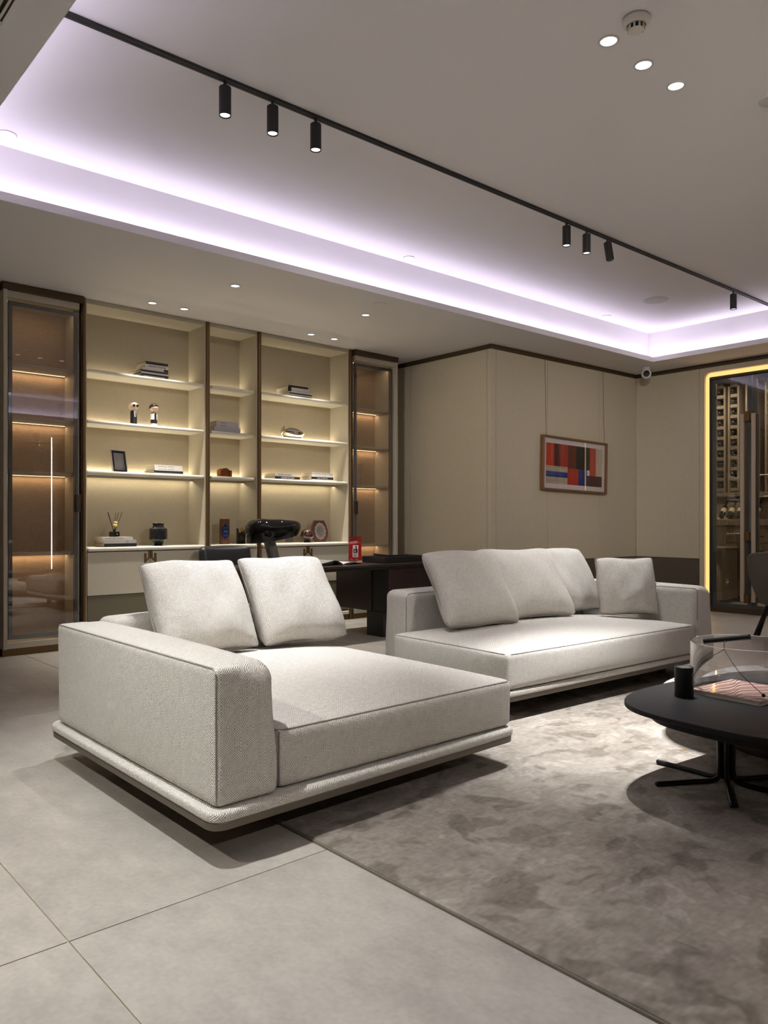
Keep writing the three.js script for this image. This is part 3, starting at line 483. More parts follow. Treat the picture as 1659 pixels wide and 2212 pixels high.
{ const z = ZB - 0.05; let y = SH[1] + 0.002;
  book(3.80, 4.10, y, z, 0.052, 0.22, M.greyCover, 'thick grey book at the bottom of the narrow bay stack', { group: B4 }); y += 0.0522;
  book(3.825, 4.075, y, z, 0.027, 0.2, M.pale, 'lower pale book on the thick grey book', { group: B4, tex: spineTex(0.25, 0.027, '#b5aeb0', '#4a4648', 'ılıııılı lıılı', { cx: 0.32, size: 0.5, font: 'serif', fit: 0.4 }) }); y += 0.0272;
  book(3.825, 4.075, y, z, 0.030, 0.2, M.pale, 'upper pale book on top of the narrow bay stack', { group: B4, tex: spineTex(0.25, 0.03, '#b8b1b1', '#4a4648', 'ılıııılı lıılı', { cx: 0.32, size: 0.5, font: 'serif', fit: 0.4 }) }); }
{ const z = ZB - 0.055; let y = SH[0] + 0.002;
  book(4.70, 5.005, y, z, 0.026, 0.25, M.white, 'striped book at the bottom of the upper bowl bay stack', { group: B5 }); { const m = mesh('spine_band', bb(0, 0.305, 0, 0.014, 0, 0.0012), M.coverBlack, scene.children[scene.children.length - 1]); m.position.set(0, 0.002, 0); } y += 0.0262;
  book(4.70, 5.005, y, z, 0.027, 0.25, M.white, 'second striped book from the bottom of the upper bowl bay stack', { group: B5 }); { const m = mesh('spine_band', bb(0, 0.305, 0, 0.014, 0, 0.0012), M.coverBlack, scene.children[scene.children.length - 1]); m.position.set(0, 0.003, 0); } y += 0.0272;
  book(4.685, 4.965, y, z, 0.022, 0.22, M.pale, 'lower plain white book with black corner in the upper bowl bay stack', { group: B5, tex: spineTex(0.28, 0.022, '#c6c1bc', '#999', '', { block: [0, 0.16, '#151515'] }) }); y += 0.0222;
  book(4.685, 4.965, y, z, 0.022, 0.22, M.white, 'upper plain white book with black corner in the upper bowl bay stack', { group: B5, tex: spineTex(0.28, 0.022, '#d2cdc8', '#999', '', { block: [0, 0.16, '#151515'] }) }); y += 0.0222;
  book(4.695, 4.95, y, z, 0.022, 0.2, M.coverBlack, 'black book on top of the upper bowl bay stack', { group: B5, tex: spineTex(0.255, 0.022, '#141312', '#c9c4bd', '▪', { cx: 0.96, size: 0.6 }) }); }
{ const z = ZB - 0.05; let y = SH[2] + 0.003;
  book(4.52, 4.84, y, z, 0.030, 0.22, M.coverBlack, 'black book lettered upside down LIGHT OF ARMENIA by the bronze upright', { group: B6, tex: spineTex(0.32, 0.03, '#121111', '#bdb7ae', 'LIGHT OF ARMENIA', { flip: true, size: 0.6 }) }); y += 0.0302;
  book(4.52, 4.77, y, z, 0.032, 0.22, M.pale, 'pale book lettered upside down LONDON THEATRE by the bronze upright', { group: B6, tex: spineTex(0.25, 0.032, '#b4afab', '#1d1c1b', 'LONDON|THEATRE', { flip: true, size: 0.62 }) }); }
{ const z = ZB - 0.05; let y = SH[2] + 0.003;
  book(4.995, 5.345, y, z, 0.016, 0.24, M.pale, 'thin pale book at the bottom of the stack by the cabinet end', { group: B7 }); y += 0.0162;
  book(4.995, 5.295, y, z, 0.026, 0.22, M.coverBlack, 'black book lettered LIGHT OF ARMENIA under two white books', { group: B7, tex: spineTex(0.30, 0.026, '#121111', '#c9c2b8', 'LIGHT OF ARMENIA', { size: 0.62 }) }); y += 0.0262;
  book(5.00, 5.292, y, z, 0.024, 0.2, M.white, 'lower white book on the black lettered book by the cabinet end', { group: B7, tex: spineTex(0.292, 0.024, '#d9d5d0', '#4a4744', 'BURNING RINGS', { spread: true, size: 0.45, fit: 0.55, x0: 0.12 }) }); y += 0.0242;
  book(5.00, 5.290, y, z, 0.024, 0.2, M.pale, 'upper pale book topping the stack by the cabinet end', { group: B7, tex: spineTex(0.29, 0.024, '#bdb8b3', '#4a4744', 'BURNING RINGS', { spread: true, size: 0.45, fit: 0.55, x0: 0.12 }) }); }

// ---------------------------------------------------------------- ornaments on the shelves
{ // two turned wooden dolls
  const face = 0.9;
  const d1 = thing('wooden_doll', 'turned wooden doll with pale hair, dark glasses and black suit', 'doll', [3.0, SH[1] + 0.003, ZB - 0.12]);
  mesh('body', lathe([[0, 0], [0.030, 0], [0.031, 0.004], [0.030, 0.120], [0.026, 0.130], [0, 0.132]], 28), M.lacquer, d1);
  mesh('collar', lathe([[0.027, 0.129], [0.014, 0.142], [0.010, 0.146]], 24), M.white, d1);
  const hd = new THREE.SphereGeometry(0.044, 28, 20); hd.scale(1, 0.86, 1); hd.translate(0, 0.172, 0); const h1 = mesh('head', hd, M.skin, d1);
  const cap = new THREE.SphereGeometry(0.0455, 28, 16, 0, Math.PI * 2, 0, Math.PI * 0.62); cap.scale(1, 0.87, 1); cap.rotateX(-0.75); cap.translate(0, 0.172, -0.001); mesh('hair', cap, M.hairPale, h1);
  for (const s of [-1, 1]) { const q = new THREE.CylinderGeometry(0.0125, 0.0125, 0.006, 16); q.rotateX(Math.PI / 2); q.translate(s * 0.016, 0.176, 0.041); mesh('lens', q, M.lacquer, h1); }
  const sf = new THREE.Shape([[-0.012, 0.128], [0.012, 0.128], [0.007, 0.075], [-0.007, 0.075]].map(p => new THREE.Vector2(...p))); const se = new THREE.ExtrudeGeometry(sf, { depth: 0.003, bevelEnabled: false }); se.translate(0, 0, 0.0285); mesh('shirt_front', se, M.white, d1);
  const tf = bb(-0.0035, 0.0035, 0.08, 0.126, 0.031, 0.0335); mesh('necktie', tf, M.lacquer, d1); d1.rotation.y = 0.05;
  const d2 = thing('wooden_doll', 'turned wooden doll with black bobbed hair, white sleeves and black dress', 'doll', [3.19, SH[1] + 0.003, ZB - 0.10]);
  mesh('base', lathe([[0, 0], [0.029, 0], [0.030, 0.004], [0.030, 0.026], [0, 0.026]], 28), M.skin, d2); mesh('dress', lathe([[0.0302, 0.026], [0.0306, 0.04], [0.0302, 0.117], [0.024, 0.126], [0, 0.128]], 28), M.lacquer, d2);
  for (const s of [-1, 1]) { const q = new THREE.CylinderGeometry(0.032, 0.032, 0.055, 20, 1, true, s > 0 ? 0.35 : Math.PI * 2 - 1.75, 1.4); q.translate(0, 0.09, 0); mesh('sleeve', q, std([0.7, 0.69, 0.67], 0.5, { side: THREE.DoubleSide }), d2); }
  mesh('neck', lathe([[0.013, 0.126], [0.012, 0.145]], 16), M.skin, d2); const e2 = new THREE.SphereGeometry(0.043, 28, 20); e2.scale(1, 0.9, 1); e2.translate(0, 0.175, 0); const h2 = mesh('head', e2, M.skin, d2);
  const c2 = new THREE.SphereGeometry(0.0450, 28, 16, 0, Math.PI * 2, 0, Math.PI * 0.60); c2.scale(1, 0.92, 1); c2.rotateX(-0.55); c2.translate(0, 0.176, -0.001); mesh('hair', c2, M.enamel, h2); d2.rotation.y = 0.05;
}
{ // photo frame
  const o = thing('photo_frame', 'silver rimmed black photo frame leaning on its stand', 'picture frame', [2.865, SH[2] + 0.003, ZB - 0.12], 0);
  const t = -0.16, P = g => { g.rotateX(t); return g; };
  const s = rrect(0.155, 0.20, 0.004, 0, 0.1); s.holes.push(rrect(0.107, 0.150, 0.002, 0, 0.1)); const e = new THREE.ExtrudeGeometry(s, { depth: 0.012, bevelEnabled: false });
  mesh('frame', P(muv(e)), M.lacquer, o); const s2 = rrect(0.165, 0.21, 0.005, 0, 0.1); s2.holes.push(rrect(0.153, 0.198, 0.004, 0, 0.1)); const e2 = new THREE.ExtrudeGeometry(s2, { depth: 0.016, bevelEnabled: false }); e2.translate(0, 0, -0.001); mesh('rim', P(muv(e2)), M.silver, o);
  const s3 = rrect(0.107, 0.150, 0.002, 0, 0.1); s3.holes.push(rrect(0.098, 0.141, 0.002, 0, 0.1)); const e3 = new THREE.ExtrudeGeometry(s3, { depth: 0.013, bevelEnabled: false }); mesh('inner_rim', P(muv(e3)), M.silver, o);
  const g = new THREE.PlaneGeometry(0.1, 0.143); g.translate(0, 0.1, 0.004); mesh('card', P(g), std([1, 1, 1], 0.35, { map: canvasTex(200, 286, (x, W, H) => { x.fillStyle = '#7e7e80'; x.fillRect(0, 0, W, H); x.fillStyle = '#3c3c3e'; x.fillRect(W * 0.46, H * 0.27, 12, 5); for (const [a, b] of [[0.2, 0.2], [0.44, 0.12], [0.6, 0.22]]) x.fillRect(W * a, H * 0.39, W * b, 4); x.fillStyle = '#6b6b6d'; x.fillRect(0, H * 0.88, W, H * 0.12); }) }), o);
  mesh('back_board', P(bb(-0.076, 0.076, 0.004, 0.196, -0.004, 0.003)), M.charcoal, o); mesh('easel_leg', rod([0, 0.13, -0.025], [0, 0.002, -0.075], 0.004), M.charcoal, o); o.rotation.y = 0.30; }
{ // reed diffuser
  const o = thing('reed_diffuser', 'black reed diffuser with dark reeds and two yellow balls on the books', 'diffuser', [2.805, CT + 0.0895, ZB - 0.09], 0.4);
  mesh('bottle', bb(-0.034, 0.034, 0, 0.048, -0.034, 0.034, 0.006), M.enamel, o); mesh('neck', cyl(0.013, 0.012, 0.022, 0, 0.048, 0, 20), M.lacquer, o); mesh('front_tag', bb(-0.006, 0.006, 0.02, 0.03, 0.034, 0.0348), M.silver, o);
  for (const [dx, dz] of [[-0.085, 0.01], [-0.062, -0.02], [0.05, 0.0], [0.07, 0.025], [0.047, -0.03]]) mesh('reed', rod([dx * 0.08, 0.05, dz * 0.1], [dx, 0.222, dz], 0.0021, 6), M.reed, o);
  for (const [x, y, z] of [[-0.004, 0.103, 0.012], [0.008, 0.127, 0.004]]) { const g = new THREE.SphereGeometry(0.021, 18, 12); g.scale(1, 0.72, 1); g.translate(x, y, z); mesh('dried_ball', g, M.sphereYellow, o); } }
{ const o = thing('glass_vase', 'smoked grey glass vase with shouldered body and flared rim', 'vase', [3.235, CT + 0.001, ZB - 0.10]);
  mesh('body', lathe([[0, 0.012], [0.045, 0.012], [0.048, 0.03], [0.078, 0.052], [0.083, 0.065], [0.083, 0.155], [0.074, 0.165], [0.052, 0.176], [0.052, 0.205]], 36), M.smoke, o); mesh('rim', lathe([[0.052, 0.205], [0.056, 0.208], [0.054, 0.214], [0.050, 0.21]], 36), M.smoke, o); mesh('foot', lathe([[0, 0], [0.045, 0], [0.046, 0.004], [0.03, 0.011], [0, 0.012]], 36), M.smoke, o); }
{ const o = thing('copper_box', 'polished copper box with domed lid between square pillars', 'ornament', [3.935, SH[2] + 0.003, ZB - 0.1], 0.15);
  mesh('body', bb(-0.062, 0.062, 0, 0.055, -0.035, 0.035, 0.006), M.copper, o); for (const x of [-0.055, 0.055]) mesh('pillar', bb(x - 0.016, x + 0.016, 0, 0.066, -0.02, 0.045, 0.004), M.copper, o);
  const d = new THREE.CylinderGeometry(0.05, 0.05, 0.07, 28, 1, false, -Math.PI / 2, Math.PI); d.rotateX(-Math.PI / 2); d.scale(1, 0.78, 1); d.translate(0, 0.048, 0); mesh('lid', d, M.copper, o); }
{ // mirrored bowl with slanted opening
  const o = thing('mirror_bowl', 'polished champagne metal bowl with a slanted oval opening', 'bowl', [4.80, SH[1] + 0.002, ZB - 0.13], -0.25);
  const outer = [], N = 40, Mr = 20, pos = [], idx = [];
  for (let j = 0; j <= Mr; j++) for (let i = 0; i <= N; i++) { const a = i / N * Math.PI * 2, cut = 0.60 + 0.17 * Math.cos(a - Math.PI * 0.9) - 0.04; const t = Math.min(1, j / Mr) * Math.PI * (cut); const r = Math.sin(Math.max(t, 0.0)) , y = -Math.cos(t); let yy = Math.max(y, -0.86); pos.push(Math.cos(a) * r * 0.135, (yy + 0.86) * 0.088, Math.sin(a) * r * 0.10); }
  for (let j = 0; j < Mr; j++) for (let i = 0; i < N; i++) { const a = j * (N + 1) + i, b = a + 1, c = a + N + 1, d = c + 1; idx.push(a, c, b, b, c, d); }
  const g = new THREE.BufferGeometry(); g.setAttribute('position', new THREE.Float32BufferAttribute(pos, 3)); g.setIndex(idx); g.computeVertexNormals(); muv(g);
  mesh('shell', g, std([0.62, 0.57, 0.49], 0.07, { metalness: 1, side: THREE.DoubleSide }), o);
  const rim = []; for (let i = 0; i < N; i++) { const k = Mr * (N + 1) + i; rim.push([pos[k * 3], pos[k * 3 + 1], pos[k * 3 + 2]]); } mesh('rim', tube(rim, 0.003, 80, 6, true), M.chrome, o); }
{ const o = thing('award_plaque', 'tall walnut award block with blue hexagonal plate', 'award', [3.962, CT + 0.001, ZB - 0.13]);
  mesh('block', bb(-0.05, 0.05, 0, 0.255, -0.015, 0.015, 0.002), M.walnut, o);
  const s = new THREE.Shape([[0, 0.045], [0.040, 0.085], [0.040, 0.165], [0, 0.205], [-0.036, 0.165], [-0.036, 0.085]].map(p => new THREE.Vector2(...p))); const e = new THREE.ExtrudeGeometry(s, { depth: 0.003, bevelEnabled: false }); e.translate(0, 0, 0.015); const pl = mesh('blue_plate', e, M.blueGlass, o);
  const g = new THREE.PlaneGeometry(0.07, 0.09); g.translate(0.002, 0.125, 0.0186); mesh('plate_print', g, std([1, 1, 1], 0.3, { map: canvasTex(140, 180, (x, W, H) => { x.fillStyle = '#12305f'; x.fillRect(0, 0, W, H); x.fillStyle = '#b9c4d6'; x.fillRect(18, 8, 104, 4); x.fillRect(18, 166, 104, 4); for (let k = 0; k < 9; k++) x.fillRect(34 + k * 8, 78 - (k % 3) * 4, 5, 10 + (k % 3) * 4); x.fillRect(50, 100, 60, 3); x.strokeStyle = '#b9c4d6'; x.strokeRect(24, 66, 96, 44); }) }), pl);
  for (const [a, b] of [[[-0.05, 0.255], [0, 0.205]], [[0.05, 0.255], [0, 0.205]], [[-0.05, 0], [0, 0.045]], [[0.05, 0], [0, 0.045]]]) mesh('inlay_line', rod([a[0] * 0.98, a[1] * 0.985 + 0.002, 0.0152], [b[0], b[1], 0.0152], 0.0012, 6), M.black, o); }
{ const o = thing('star_trophy', 'clear and black crystal trophy with a gold star', 'trophy', [4.14, CT + 0.001, ZB - 0.11]);
  mesh('crystal_block', bb(-0.045, 0.045, 0.15, 0.243, -0.012, 0.012, 0.002), M.crystal, o);
  const s = new THREE.Shape([[-0.045, 0], [0.045, 0], [0.045, 0.140], [0.01, 0.13], [-0.03, 0.11], [-0.036, 0.155], [-0.045, 0.158]].map(p => new THREE.Vector2(...p))); const e = new THREE.ExtrudeGeometry(s, { depth: 0.026, bevelEnabled: false }); e.translate(0, 0, -0.013); mesh('black_base', e, M.enamel, o);
  const st = new THREE.Shape(); for (let i = 0; i < 10; i++) { const r = i % 2 ? 0.012 : 0.034, a = i / 10 * Math.PI * 2 + 0.3; st[i ? 'lineTo' : 'moveTo'](0.005 + Math.cos(a) * r, 0.142 + Math.sin(a) * r); } const se = new THREE.ExtrudeGeometry(st, { depth: 0.006, bevelEnabled: false }); se.translate(0, 0, 0.013); mesh('gold_star', se, M.gold, o);
  const g = new THREE.PlaneGeometry(0.06, 0.05); g.translate(0, 0.06, 0.0136); mesh('engraving', g, std([1, 1, 1], 0.3, { map: canvasTex(120, 100, (x, W, H) => { x.fillStyle = '#050505'; x.fillRect(0, 0, W, H); x.fillStyle = '#9a7a3a'; for (let k = 0; k < 2; k++) { x.fillRect(44 + k * 18, 20, 3, 16); x.fillRect(44 + k * 18, 24, 13, 3); x.fillRect(44 + k * 18, 33, 13, 3); } for (let k = 0; k < 4; k++) { x.fillRect(24 + k * 19, 60, 3, 16); x.fillRect(24 + k * 19, 60 + k * 3, 14, 3); x.fillRect(33 + k * 19, 62, 3, 14); } }) }), o); }
{ const o = thing('crystal_award', 'slim clear crystal award against the bronze upright', 'award', [3.775, CT + 0.001, ZB - 0.08]); mesh('slab', bb(-0.025, 0.025, 0.015, 0.2, -0.008, 0.008, 0.003), M.crystal, o); mesh('foot', bb(-0.035, 0.035, 0, 0.015, -0.02, 0.02, 0.003), M.crystal, o); }
{ const o = thing('crystal_award', 'low crystal block with dark picture beside the desk lamp', 'award', [4.735, CT + 0.001, ZB - 0.10]); mesh('block', bb(-0.055, 0.055, 0, 0.10, -0.018, 0.018, 0.003), M.crystal, o); mesh('picture', bb(-0.05, 0.05, 0.006, 0.094, -0.004, 0.004, 0.001), M.charcoal, o); }
{ const o = thing('carved_ball', 'carved dark rosewood ball of stacked scalloped rings on a foot', 'ornament', [4.985, CT + 0.001, ZB - 0.12]);
  const pts = []; for (let i = 0; i <= 60; i++) { const t = i / 60 * Math.PI; pts.push([Math.max(0.0001, 0.074 * Math.sin(t) * (1 + 0.06 * Math.abs(Math.sin(t * 3.5)))), 0.082 - 0.066 * Math.cos(t)]); } mesh('ball', lathe(pts, 36), M.rosewood, o); mesh('foot', lathe([[0, 0], [0.038, 0], [0.040, 0.01], [0.03, 0.022], [0, 0.024]], 28), M.lacquer, o); }
{ const o = thing('wall_plaque', 'barrel shaped wooden plaque with ornate silver oval plate', 'plaque', [5.185, CT + 0.001, ZB - 0.15], 0.0);
  const tl = g => { g.rotateX(-0.14); return g; };
  const s = new THREE.Shape(); s.moveTo(-0.065, 0); s.lineTo(0.065, 0); s.quadraticCurveTo(0.115, 0.06, 0.105, 0.135); s.quadraticCurveTo(0.095, 0.19, 0.065, 0.237); s.lineTo(-0.065, 0.237); s.quadraticCurveTo(-0.095, 0.19, -0.105, 0.135); s.quadraticCurveTo(-0.115, 0.06, -0.065, 0);
  const e = new THREE.ExtrudeGeometry(s, { depth: 0.012, bevelEnabled: true, bevelSize: 0.006, bevelThickness: 0.006, bevelSegments: 3 }); mesh('board', tl(muv(e)), M.walnut, o);
  const el = new THREE.Shape(); for (let i = 0; i < 96; i++) { const a = i / 96 * Math.PI * 2, k = 1 + 0.045 * Math.cos(a * 12); el[i ? 'lineTo' : 'moveTo'](Math.cos(a) * 0.072 * k, 0.12 + Math.sin(a) * 0.09 * k); } const e2 = new THREE.ExtrudeGeometry(el, { depth: 0.004, bevelEnabled: true, bevelSize: 0.003, bevelThickness: 0.003 }); e2.translate(0, 0, 0.019); const pl = mesh('silver_plate', tl(muv(e2)), M.silver, o);
  const g = new THREE.CircleGeometry(1, 40); g.scale(0.05, 0.066, 1); g.translate(0, 0.12, 0.0268); mesh('inscription', tl(g), std([1, 1, 1], 0.4, { map: canvasTex(200, 264, (x, W, H) => { x.fillStyle = '#8d8986'; x.fillRect(0, 0, W, H); x.fillStyle = '#3a3836'; for (let k = 0; k < 9; k++) x.fillRect(46 + k * 12, 66 - (k % 2), 8, 12); for (let k = 0; k < 4; k++) x.fillRect(28 + (k % 2) * 6, 104 + k * 15, 140 - (k % 2) * 14, 4); x.fillStyle = '#a22a24'; x.beginPath(); x.moveTo(78, 176); x.lineTo(92, 212); x.lineTo(64, 212); x.fill(); x.fillStyle = '#4a4744'; x.fillRect(100, 200, 56, 5); }) }), pl);
  mesh('easel_leg', rod([0, 0.16, -0.03], [0, 0.003, -0.075], 0.005), M.walnut, o); }

// ---------------------------------------------------------------- rug
const RX0 = 1.572, RX1 = 5.66, RZ0 = -3.05, RZ1 = 1.05;
{ const g = bb(RX0, RX1, 0.0005, 0.012, RZ0, RZ1, 0.004); const p = g.attributes.position, u = g.attributes.uv; for (let i = 0; i < p.count; i++) u.setXY(i, (p.getX(i) - RX0) / (RX1 - RX0), (p.getZ(i) - RZ0) / (RZ1 - RZ0));
  const o = thing('rug', 'large taupe mottled viscose rug under the coffee tables', 'rug');
  mesh('pile', g, M.rug, o); const b = 0.006; mesh('binding', [bb(RX0 - b, RX0 - 0.0003, 0.0005, 0.009, RZ0 - b, RZ1 + b, 0.002), bb(RX1 + 0.0003, RX1 + b, 0.0005, 0.009, RZ0 - b, RZ1 + b, 0.002), bb(RX0, RX1, 0.0005, 0.009, RZ0 - b, RZ0 - 0.0003, 0.002), bb(RX0, RX1, 0.0005, 0.009, RZ1 + 0.0003, RZ1 + b, 0.002)], M.binding, o); }

// ---------------------------------------------------------------- sofas
function block(o, name, x0, x1, y0, y1, z0, z1, r, crown, edges = []) {      // edges: runs of cube-edge points that carry piping
  const w = x1 - x0, h = y1 - y0, d = z1 - z0, c = [(x0 + x1) / 2, (y0 + y1) / 2, (z0 + z1) / 2], g = soft(w, h, d, r, crown); g.translate(...c); const m = mesh(name, muv(g), M.fabric, o), f = softPoint(w, h, d, r, crown);
  for (const e of edges) { const pts = []; for (let i = 0; i + 1 < e.length; i++) for (let k = 0; k < 14; k++) { const t = k / 14, p = f(...[0, 1, 2].map(j => e[i][j] * (1 - t) + e[i + 1][j] * t)); pts.push(p.map((v, j) => v + c[j])); } pts.push(f(...e[e.length - 1]).map((v, j) => v + c[j])); mesh('piping', tube(pts, 0.0036, pts.length * 2, 6), M.piping, m); }
  return m;
}
function platform(o, pts, r = 0.06) {          // upholstered plinth over a recessed metal plate, plan outline with rounded corners
  const s = new THREE.Shape(), n = pts.length;
  const V = pts.map(p => new THREE.Vector2(p[0], -p[1]));
  V.forEach((v, i) => { const a = V[(i + n - 1) % n], b = V[(i + 1) % n], p = v.clone().add(a.clone().sub(v).setLength(r)), q = v.clone().add(b.clone().sub(v).setLength(r)); if (!i) s.moveTo(p.x, p.y); else s.lineTo(p.x, p.y); s.quadraticCurveTo(v.x, v.y, q.x, q.y); }); s.closePath();
  const e = new THREE.ExtrudeGeometry(s, { depth: 0.012, bevelEnabled: true, bevelSize: 0.014, bevelThickness: 0.012, bevelSegments: 4, bevelOffset: -0.014, curveSegments: 8 }); e.rotateX(-Math.PI / 2); e.translate(0, 0.158, 0); mesh('base_cushion', muv(e), M.fabric, o);
  const m = new THREE.ExtrudeGeometry(s, { depth: 0.02, bevelEnabled: true, bevelSize: 0.006, bevelThickness: 0.004, bevelSegments: 2, bevelOffset: -0.012, curveSegments: 8 }); m.rotateX(-Math.PI / 2); m.translate(0, 0.124, 0); mesh('base_plate', muv(m), M.plate, o, 'bronze coloured metal base plate');
}
function feet(o, pts) { for (const [x, z] of pts) mesh('foot', cyl(0.03, 0.03, 0.108, x, 0.0125, z, 16), M.black, o); }
{ // chaise sofa in front
  const o = thing('chaise_sofa', 'cream woven chaise sofa module with wide arm, standing half on the rug', 'sofa');
  platform(o, [[1.19, -2.14], [2.735, -2.165], [2.735, -3.90], [1.19, -3.66]], 0.07);
  feet(o, [[1.45, -2.45], [2.5, -2.45], [1.45, -3.45], [2.5, -3.55]]);
  block(o, 'arm', 1.216, 1.462, 0.182, 0.636, -3.62, -2.170, [0.022, 0.03, 0.075], [0.012, 0.008, 0.006], [[[-1, 1, -0.97], [-1, 1, 1], [-1, -0.95, 1]]]);
  block(o, 'seat_cushion', 1.468, 2.728, 0.182, 0.393, -3.70, -2.190, [0.030, 0.035], [0.055, 0.018, 0.010], [[[-1, 1, 0.6], [-1, 1, 1], [1, 1, 1], [1, 1, -0.95]], [[-1, 1, 1], [-1, -0.95, 1]]]);
  block(o, 'backrest', 1.50, 2.60, 0.182, 0.622, -3.895, -3.715, [0.045, 0.03], [0.01, 0.004, 0.006]);
}
{ // long sofa behind
  const o = thing('long_sofa', 'long cream woven sofa with low back and one arm, behind the coffee tables', 'sofa', [3.25, 0, -2.64], R(-3));
  platform(o, [[-0.02, -0.002], [2.155, -0.002], [2.16, -1.25], [-0.02, -1.25]], 0.07);
  feet(o, [[0.2, -0.25], [1.9, -0.25], [0.2, -1.0], [1.9, -1.0]]);
  block(o, 'seat_cushion', 0.0, 1.925, 0.182, 0.388, -0.985, 0.0, [0.030, 0.035], [0.048, 0.018, 0.014], [[[-1, 1, -0.95], [-1, 1, 1], [1, 1, 1]]]);
  block(o, 'backrest', 0.13, 2.14, 0.182, 0.645, -1.235, -1.005, [0.05, 0.03], [0.008, 0.004, 0.006], [[[-1, -0.9, 1], [-1, 1, 1], [0.9, 1, 1]]]);
  block(o, 'arm', 1.935, 2.145, 0.182, 0.645, -0.999, 0.01, [0.035, 0.03, 0.07], [0.006, 0.006, 0.006], [[[-1, 1, -0.95], [-1, 1, 1], [-1, 0, 1]]]);
}
function pillow(BL, BR, TL, t, label, group, k) {
  const a = new THREE.Vector3(...BL), b = new THREE.Vector3(...BR), c = new THREE.Vector3(...TL), ex = b.clone().sub(a), ey = c.clone().sub(a), w = ex.length(); ex.normalize(); ey.addScaledVector(ex, -ey.dot(ex)); const h = ey.length(); ey.normalize(); const ez = ex.clone().cross(ey);
  const o = thing('throw_pillow', label, 'pillow', [0, 0, 0], 0, group); const g = pillowGeo(w, h, t, k), N = g;
  const body = mesh('cover', g, M.fabric, o);
  const e = (u, v) => [u * w / 2 * (1 - 0.035 * (1 - v * v)) * (1 - 0.035 * Math.pow(Math.abs(u * v), 7)), v * h / 2 * (1 - 0.03 * (1 - u * u)) * (1 - 0.035 * Math.pow(Math.abs(u * v), 7)), 0];
  const rim = []; for (let i = 0; i < 10; i++) rim.push(e(-1 + i / 5, -1)); for (let i = 0; i < 10; i++) rim.push(e(1, -1 + i / 5)); for (let i = 0; i < 10; i++) rim.push(e(1 - i / 5, 1)); for (let i = 0; i < 10; i++) rim.push(e(-1, 1 - i / 5));
  mesh('seam', tube(rim, 0.0035, 160, 6, true), M.piping, o);
  const m = new THREE.Matrix4().makeBasis(ex, ey, ez); const mid = a.clone().addScaledVector(ex, w / 2).addScaledVector(ey, h / 2); o.quaternion.setFromRotationMatrix(m); o.position.copy(mid); return o;
}
pillow([1.655, 0.445, -3.475], [2.20, 0.445, -3.455], [1.60, 0.888, -3.775], 0.215, 'cream woven pillow on the chaise next to its arm', 'pillows on the chaise', 1.3);
pillow([2.225, 0.445, -3.455], [2.775, 0.440, -3.425], [2.195, 0.892, -3.775], 0.215, 'cream woven pillow on the chaise away from its arm', 'pillows on the chaise', 2.9);
pillow([3.49, 0.435, -3.31], [4.06, 0.435, -3.20], [3.575, 0.90, -3.615], 0.215, 'cream pillow at the open end of the long sofa', 'pillows on the long sofa', 4.2);
pillow([4.04, 0.435, -3.37], [4.70, 0.435, -3.20], [4.145, 0.895, -3.67], 0.215, 'cream pillow second from the open end of the long sofa', 'pillows on the long sofa', 5.1);
pillow([4.67, 0.435, -3.40], [5.17, 0.435, -3.27], [4.80, 0.888, -3.66], 0.215, 'cream pillow behind the small pillow on the long sofa', 'pillows on the long sofa', 6.6);
pillow([4.855, 0.43, -3.10], [5.205, 0.43, -2.83], [4.83, 0.835, -3.27], 0.16, 'small cream pillow in the corner by the long sofa arm', undefined, 7.7);

